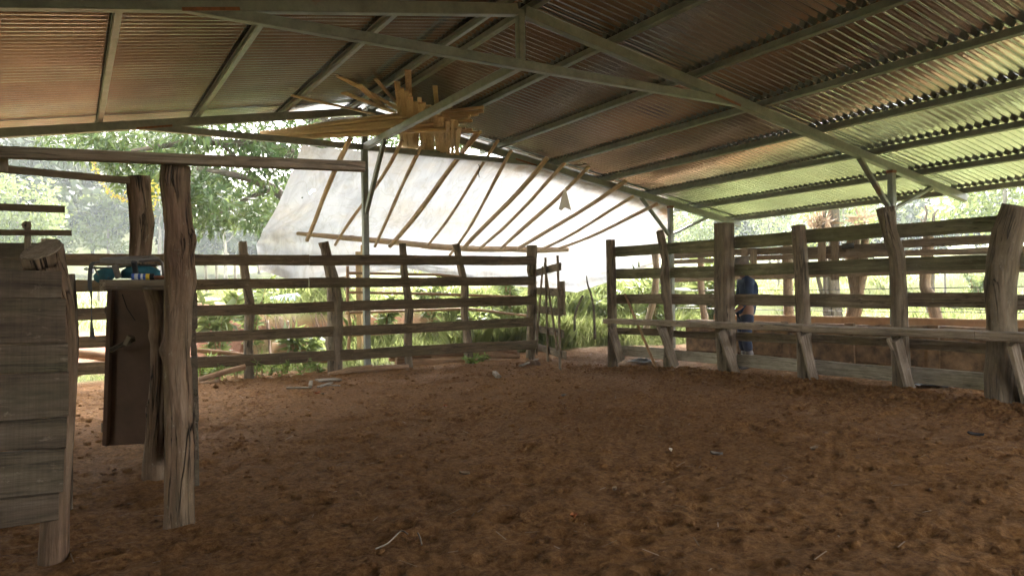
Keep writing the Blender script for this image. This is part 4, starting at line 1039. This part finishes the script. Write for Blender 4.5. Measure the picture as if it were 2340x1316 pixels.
# ---------------------------------------------------------------- grass
def grassblades(n, az0, az1, d0, d1, h0, h1, wd, pw=1.):
    az = np.radians(NR.uniform(az0, az1, n)); d = d0+(d1-d0)*NR.rand(n)**pw
    x, y = d*np.sin(az), d*np.cos(az)
    g, r_, t_ = masks(x, y)
    k = (g > .45+.3*NR.rand(n)) & ((y > 12.2) | (x > 12.4) | (x < -5)); x, y = x[k], y[k]; n = len(x)
    z = relief(x, y)-.02
    cl = .55+.45*fbm(x*.55, y*.55, 0, 55, 3)
    h = NR.uniform(h0, h1, n)*np.clip(cl, .25, 1.3)
    a = NR.uniform(0, 6.28, n); ln = NR.uniform(.1, .7, n)*h
    w_ = wd*NR.uniform(.6, 1.3, n)
    b = np.stack([x, y, z], 1); s = np.stack([np.cos(a+1.57), np.sin(a+1.57), 0*a], 1)*w_[:, None]
    m_ = b+np.stack([np.cos(a)*ln*.3, np.sin(a)*ln*.3, h*.6], 1); t = b+np.stack([np.cos(a)*ln, np.sin(a)*ln, h], 1)
    v = np.stack([b-s, b+s, m_+s*.7, t, m_-s*.7], 1).reshape(-1, 3)
    rnd = np.clip(NR.normal(.55, .2, n)+.3*fbm(x*.3, y*.3, 0, 65, 2), 0, 1)
    return v, rnd
GV, GR_ = [], []
for a in ((60000, -12, 50, 12.2, 26, .10, .38, .007, 1.2), (34000, 38, 74, 13, 34, .15, .5, .009, 1.2), (30000, 26, 46, 13, 24, .35, .85, .0055, 1), (30000, -14, 74, 25, 62, .2, .55, .02, 1.1), (8000, 10, 33, 15.5, 22, .25, .6, .009, 1)):
    v, r_ = grassblades(*a); GV.append(v); GR_.append(r_)
gv = np.concatenate(GV); n = len(gv)//5
gs_ = fastmesh('pasture_grass', gv, np.arange(n*5).reshape(-1, 5), M['grass'], {'rnd': np.repeat(np.concatenate(GR_), 5)}, 5)
gs_['kind'] = 'stuff'; gs_['label'] = 'bright green pasture grass round the pen'

def plant(name, label, cat, x, y, h, n, ll, lw, mat, spread=.25, group=None, stems=3, droop=.3):
    z = ground_z(x, y)
    t = thing(name, label, cat, (x, y, z), group)
    vs = []; b = MB()
    for i in range(stems):
        a = R.uniform(0, 6.28); tip = V(x+math.cos(a)*spread, y+math.sin(a)*spread, z+h*R.uniform(.7, 1.1))
        mid = V(x+math.cos(a)*spread*.4, y+math.sin(a)*spread*.4, z+h*.55)
        b.log([V(x, y, z-.03), mid, tip], [.008+.006*h, .006+.004*h, .003], seg=5, rough=.05, step=.08)
        k = NR.rand(n)**.7; p = np.where(k[:, None] < .5, V(x, y, z)+(mid-V(x, y, z))*(k*2)[:, None], mid+(tip-mid)*(k*2-1)[:, None])
        d = NR.normal(size=(n, 3)); d[:, 2] = np.abs(d[:, 2])*.5
        vs.append(blades(p, d*.7, ll, lw, droop, .3))
    b.build('stem', M['weed'] if False else M['stick'], t); leafobj('leaves', vs, mat, t)
for i in range(15):
    px = (455, 470, 500, 540, 585, 600, 620, 640, 655, 690, 710, 730, 1080, 1095, 460)[i]
    p = aY(px, 840, 11.75+R.uniform(-.25, .35))
    plant('weed', 'low leafy green weed growing along the foot of the back fence', 'weed', p[0], p[1], R.uniform(.16, .36) if px < 1000 else .12, 26, .11, .03, M['weed'], .16, 'weeds along the back fence')
for (px, Y_, h, ll, lw, lab) in (
    (500, 15.2, 1.15, .3, .1, 'tall broad leaved shoot beside the crooked second fence post'),
    (575, 15.6, 1.3, .26, .09, 'leafy sapling at the left end of the earth bank'),
    (690, 14.3, .55, .34, .09, 'low plant with long arching leaves behind the sawn log'),
    (870, 15.4, 1.0, .3, .08, 'leafy clump behind the thin pole fence under the tarp'),
    (985, 15.8, 1.2, .3, .08, 'tall leafy clump beneath the middle of the tarp'),
    (1090, 15.2, 1.0, .28, .08, 'leafy clump beneath the cross pole near the gate post'),
    (1165, 16.0, 1.2, .35, .1, 'yellowing leafy clump just left of the gate'),
    (1195, 13.6, .45, .4, .03, 'dark green grass tussock beside the last post of the back fence'),
    (1385, 15.5, .9, .3, .05, 'yellow green bush left of the end post of the bench fence'),
    (1490, 19.0, 1.5, .5, .1, 'banana like plant behind the first bay of the bench fence'),
    (1640, 18, 1.9, .65, .15, 'banana like plant beyond the rear fence'),
    (1690, 22, 1.8, .5, .13, 'distant shrub in the pasture behind the person'),
    (2230, 24, 1.2, .3, .1, 'pale shrub in the pasture at the right')):
    p = aY(px, 700, Y_) if px < 1450 else aD(px, 700, Y_)
    plant('shrub', lab, 'shrub', p[0], p[1], h, 46, ll, lw, M['leaf_pale'], .38, 'shrubs beyond the pen', 5)
for (pts, lab) in (([(1358, 730), (1357, 700), (1350, 670), (1342, 650), (1340, 630)], 'dead crooked stem standing in tall grass under the tarp corner'), ([(1313, 720), (1322, 695), (1332, 675)], 'thin dead twig in tall grass beside the gate')):
    p0 = aD(pts[0][0], 790, 16.5)
    o = MB().log([aD(x, y, 16.5) for x, y in [(pts[0][0]+1, 775)]+pts], [.03, .028, .025, .022, .018, .012][:len(pts)+1], seg=8, rough=.15, step=.08).build('dead_stem', M['trunk'], None, True); tag(o, lab, 'dead stem')

# trees with air plants beyond the rear fence
def airplant(c, r_, par, n=40):
    leafobj('air_plant', [leaves(np.array([c]), n, r_*.5, r_*1.1, r_*.22, .1)], M['dry'], par)
def thin_trees(label, base, trunks, airs, D):
    p = aD(*base, D); t = thing('air_plant_tree', label, 'tree', (p[0], p[1], ground_z(p[0], p[1])))
    for pts, r0 in trunks:
        q = [aD(x, y, D) for x, y in pts]; q.insert(0, V(q[0][0], q[0][1], ground_z(q[0][0], q[0][1])-.1))
        MB().log(q, [r0]*2+[r0*(1-.6*i/len(q)) for i in range(len(q)-2)], seg=9, rough=.12, step=.1).build('trunk', M['trunk'], t, True)
    for x, y, r_ in airs: airplant(aD(x, y, D), r_, t)
    return t
t = thin_trees('cluster of thin grey trunks hung with brown air plants behind the rear fence', (1895, 740), (
    ([(1893, 735), (1888, 660), (1884, 600), (1878, 520), (1890, 440), (1900, 380)], .07), ([(1902, 735), (1898, 650), (1904, 560), (1905, 470), (1920, 400)], .055),
    ([(1912, 735), (1905, 660), (1903, 600), (1908, 500), (1900, 420)], .14), ([(1885, 690), (1873, 650), (1862, 600)], .05)),
    [(1880, 508, .32), (1870, 515, .2), (1862, 505, .22), (1970, 500, .3), (1895, 520, .2), (1960, 512, .25)], 17.5)
leafobj('crown', [leaves(np.array([aD(x, y, 17.5+R.uniform(-.6, .6)) for x, y in ((1850, 480), (1900, 440), (1960, 470), (1990, 500), (1985, 520), (1930, 400), (1860, 560), (1965, 545))]), 70, .35, .13, .05, .3)], M['leaf_pale'], t)
sg_ = thing('snag', 'twisted dead snag with bare twigs above the rear fence', 'dead tree', aD(2120, 700, 19))
for pts, r0 in (([(2135, 735), (2125, 660), (2122, 600), (2118, 545), (2122, 515)], .13), ([(2120, 530), (2112, 505), (2118, 485), (2114, 470)], .04), ([(2124, 530), (2134, 508), (2132, 492), (2142, 480)], .04), ([(2118, 520), (2104, 500)], .03), ([(2126, 540), (2142, 528)], .03)):
    q = [aD(x, y, 19) for x, y in pts]
    MB().log(q, [r0*(1-.5*i/len(q)) for i in range(len(q))], seg=9, rough=.2, step=.08).build('trunk' if r0 > .1 else 'branch', M['trunk'], sg_, True)
for i, (px, D, h) in enumerate(((473, 24, 1.25), (495, 26, 1.2), (540, 27, 1.2), (2160, 27, 1.5), (745, 25, 1.2), (1780, 26, 1.4), (1850, 28, 1.4), (310, 28, 1.2), (225, 27, 1.2))):
    p = aD(px, 700, D); z = ground_z(p[0], p[1])
    o = MB().log([V(p[0], p[1], z-.2), V(p[0]+R.uniform(-.04, .04), p[1], z+h)], [.055, .045], seg=8, rough=.1, step=.15).build('fence_stake', M['pale_trunk'], None, True)
    tag(o, 'pale weathered stake standing in the far pasture', 'stake', 'stakes in the far pasture')

# barrel, roots in the bank
bc = aY(652, 678, 17.6); bc[2] = ground_z(bc[0], bc[1])+.12
bx = unit(V(.8, -.6, .12))
br_ = thing('barrel', 'pale blue plastic drum lying tipped in the grass on top of the bank', 'drum', bc)
MB().log([bc-bx*.34, bc-bx*.33, bc, bc+bx*.33, bc+bx*.34], [.17, .19, .2, .19, .175], seg=24, rough=0, step=.02).build('drum_body', M['blue'], br_, True)
MB().log([bc+bx*.342, bc+bx*.352], [.15, .15], seg=24, rough=0, step=.02).build('drum_end', plain('drum_inside', (.3, .45, .58), .5), br_, True)
rt = thing('bank_roots', 'tangle of pale roots and stems hanging down the red earth bank', 'roots', aY(660, 730, 15.9))
for i in range(22):
    px = R.uniform(565, 765); p = aY(px, 700, 16.2); z1 = ground_z(p[0], p[1]); x, y = p[0], p[1]
    big = i < 3
    if big: px = (610, 655, 720)[i]; p = aY(px, 700, 16.1); x, y = p[0], p[1]
    dx = R.uniform(-.35, .25)
    q = [V(x+dx*k, y-1.1*k-.05, ground_z(x+dx*k, y-1.1*k)+.06*math.sin(k*6)+.02) for k in (0, .25, .5, .75, 1)]
    MB().log(q, [.028 if big else R.uniform(.005, .012)]*5, seg=6, rough=.2, step=.1).build('root', M['bark'], rt, True)

# ---------------------------------------------------------------- things lying on the dirt
def gpt_(x, y, dz=0):
    p = aZ(x, y, 0)
    for _ in range(4): p = aZ(x, y, float(np.interp(0, [0, 1], [0, 1]))+relief(p[0], p[1])+.0)
    return p+V(0, 0, dz)
for (a, b, w_, h_, lab, dz) in (
    ((727, 874), (774, 870), .26, .022, 'flat pale square of board lying on the dirt before the back fence', .03),
    ((655, 891), (712, 889), .06, .02, 'narrow pale batten scrap lying left on the dirt, longest of the scraps', .025),
    ((709, 890), (711, 879), .05, .02, 'small upright batten end at the tip of the long scrap', .05),
    ((728, 889), (758, 879), .05, .02, 'pale splinter of board leaning on the flat square scrap', .03),
    ((748, 884), (777, 885), .035, .015, 'thin pale sliver right of the flat square scrap', .025),
    ((1130, 856), (1140, 866), .07, .05, 'pale pointed wood chip lying alone below the last fence bay', .03),
    ((1190, 841), (1228, 825), .05, .03, 'pale stick leaning on the heap of dried mud', .04)):
    o = MB().bar(gpt_(*a, dz), gpt_(*b, dz), w_, h_, rag=.004).build('wood_scrap', M['scrap']); tag(o, lab, 'wood scrap')
def leafscrap(x, y, s, mat, lab, cat='leaf'):
    p = gpt_(x, y, .03); a = R.uniform(0, 6.28); v = []
    for i in range(5):
        k = i/4-.5; wd = s*.35*math.cos(k*2.8)
        for e in (-1, 0, 1): v.append(p+V(math.cos(a)*k*s-math.sin(a)*e*wd, math.sin(a)*k*s+math.cos(a)*e*wd, .02+abs(e)*.018+.03*k*k*4*s*3))
    o = fastmesh('leaf', np.array(v), np.array([(i*3+j, i*3+j+1, i*3+j+4, i*3+j+3) for i in range(4) for j in (0, 1)]), mat, {'rnd': [.5]*15}, 4, True)
    tag(o, lab, cat)
orange = plain('orange_leaf', (.3, .09, .02), .7)
leafscrap(726, 909, .1, orange, 'curled orange leaf on the dirt below the wood scraps'); leafscrap(738, 911, .08, M['dry'], 'brown dry leaf touching the orange leaf')
leafscrap(1018, 940, .06, orange, 'small orange brown leaf alone near the middle of the dirt floor')
leafscrap(1288, 915, .09, M['canvas'], 'pale grey curled leaf on the dirt before the gate'); leafscrap(1638, 1056, .09, M['canvas'], 'dark grey curled leaf on the right half of the dirt')
leafscrap(1860, 1043, .08, M['dry'], 'pale tan leaf on the dirt below the bench'); leafscrap(1062, 1102, .07, M['dry'], 'dull tan leaf lying at the centre of the dirt floor')
leafscrap(1533, 1046, .04, M['rag'], 'tiny white leaf chip left of the dark grey leaf'); leafscrap(1405, 1139, .04, M['dry'], 'tiny pale chip in the right foreground dirt')
leafscrap(2230, 1010, .12, M['strap'], 'blackish flat leaf near the big bench fence post'); leafscrap(1312, 1205, .06, orange, 'thin orange leaf in the foreground dirt')
tw = thing('twine', 'bent pale twine lying on the dirt in the left foreground', 'twine', gpt_(905, 1245))
MB().log([gpt_(x, y, dz) for x, y, dz in ((858, 1258, .01), (885, 1252, .02), (902, 1240, .03), (918, 1232, .05), (932, 1238, .04))], .004, seg=6, rough=.1, step=.02).build('strand', M['scrap'], tw)
MB().log([gpt_(x, y, dz) for x, y, dz in ((955, 1240, .05), (961, 1246, .04), (964, 1254, .02))], .004, seg=6, rough=.1, step=.02).build('strand', M['scrap'], tw)
def crumple(name, c, sx, sy, sz, mat, lab, cat):
    v = []; n, m_ = 18, 9
    for i in range(n):
        for j in range(m_):
            u, w_ = i/(n-1)-.5, j/(m_-1)-.5
            v.append(c+V(w_*sx, u*sy, .01+sz*max(0, (1-4*u*u)*(1-4*w_*w_))*(.6+.6*float(vn(u*9, w_*9, 0, 12)))+.012*float(vn(u*25, w_*25, 0, 13))))
    o = fastmesh(name, np.array(v), np.array([(i*m_+j, i*m_+j+1, i*m_+m_+j+1, i*m_+m_+j) for i in range(n-1) for j in range(m_-1)]), mat, None, 4, True); tag(o, lab, cat)
crumple('plastic_scrap', gpt_(2150, 886, .02), .3, .55, .06, M['black'], 'crumpled black plastic lying on the dirt behind the near bays of the bench fence', 'plastic scrap')
crumple('plastic_scrap', gpt_(1468, 826, .0), .4, .5, .07, M['black'], 'dark crumpled sack in the mud behind the far bay of the bench fence', 'sack')
# loose clods and straw
ico = []
t_ = (1+5**.5)/2
iv = np.array([(-1, t_, 0), (1, t_, 0), (-1, -t_, 0), (1, -t_, 0), (0, -1, t_), (0, 1, t_), (0, -1, -t_), (0, 1, -t_), (t_, 0, -1), (t_, 0, 1), (-t_, 0, -1), (-t_, 0, 1)])/1.9
itr = np.array([(0, 11, 5), (0, 5, 1), (0, 1, 7), (0, 7, 10), (0, 10, 11), (1, 5, 9), (5, 11, 4), (11, 10, 2), (10, 7, 6), (7, 1, 8), (3, 9, 4), (3, 4, 2), (3, 2, 6), (3, 6, 8), (3, 8, 9), (4, 9, 5), (2, 4, 11), (6, 2, 10), (8, 6, 7), (9, 8, 1)])
nc = 6500
cx = NR.uniform(-1.5, 8.6, nc); cy = NR.uniform(1.5, 12, nc)
bm_ = NR.rand(nc) < .38; cx[bm_] = NR.normal(7.55, .3, bm_.sum()); cy[bm_] = NR.uniform(2, 10.5, bm_.sum())
si = np.exp(NR.normal(-4.6, .5, nc)); si[bm_] *= 1.5; si = np.clip(si, .004, .032)
gi, gj = np.clip(np.searchsorted(gx, cx), 1, nx-1), np.clip(np.searchsorted(gy, cy), 1, ny-1)
cz_ = Z[gj, gi]
cv = (iv[None]*(si[:, None, None]*NR.uniform(.6, 1.3, (nc, 12, 1)))*V(1.15, 1.15, .7)) + np.stack([cx, cy, cz_+si*.25], 1)[:, None]
ct = (itr[None]+np.arange(nc)[:, None, None]*12).reshape(-1, 3)
co_ = fastmesh('dirt_clods', cv.reshape(-1, 3), ct, M['ground'], {'grass': np.zeros(nc*12), 'red': np.zeros(nc*12), 'tan': np.repeat(.12*NR.rand(nc), 12)}, 3, True)
co_['kind'] = 'stuff'; co_['label'] = 'loose clods scattered over the dirt floor'
ns = 700
sx = NR.uniform(-1, 8.3, ns); sy = NR.uniform(2, 12, ns); gi, gj = np.clip(np.searchsorted(gx, sx), 1, nx-1), np.clip(np.searchsorted(gy, sy), 1, ny-1)
sb = np.stack([sx, sy, Z[gj, gi]+.012], 1); sa = NR.uniform(0, 6.28, ns); sln = NR.uniform(.02, .1, ns); sw = NR.uniform(.0015, .004, ns)
dv = np.stack([np.cos(sa), np.sin(sa), NR.uniform(-.1, .25, ns)], 1)*sln[:, None]; nv_ = np.stack([-np.sin(sa), np.cos(sa), 0*sa], 1)*sw[:, None]
svv = np.stack([sb-nv_, sb+nv_, sb+dv+nv_, sb+dv-nv_], 1).reshape(-1, 3)
st_ = fastmesh('straw', svv, np.arange(ns*4).reshape(-1, 4), M['dry'], {'rnd': np.repeat(NR.rand(ns), 4)}, 4)
st_['kind'] = 'stuff'; st_['label'] = 'bits of straw strewn over the dirt floor'

# ---------------------------------------------------------------- haze
HAZE = .0012
if HAZE:
    hm = bpy.data.materials.new('haze'); hm.use_nodes = True; hn = hm.node_tree; hn.nodes.clear()
    pv = hn.nodes.new('ShaderNodeVolumePrincipled'); pv.inputs['Density'].default_value = HAZE; pv.inputs['Color'].default_value = (.8, .86, .93, 1)
    ho = hn.nodes.new('ShaderNodeOutputMaterial'); hn.links.new(pv.outputs[0], ho.inputs['Volume'])
    z0, z1 = float(Z.min())-1.5, 75
    b = 520
    vv = [(-b, -b, z0), (b, -b, z0), (b, b, z0), (-b, b, z0), (-b, -b, z1), (b, -b, z1), (b, b, z1), (-b, b, z1)]
    hz = mesh('haze', vv, [(3, 2, 1, 0), (4, 5, 6, 7), (0, 1, 5, 4), (1, 2, 6, 5), (2, 3, 7, 6), (3, 0, 4, 7)], hm)
    hz['kind'] = 'stuff'
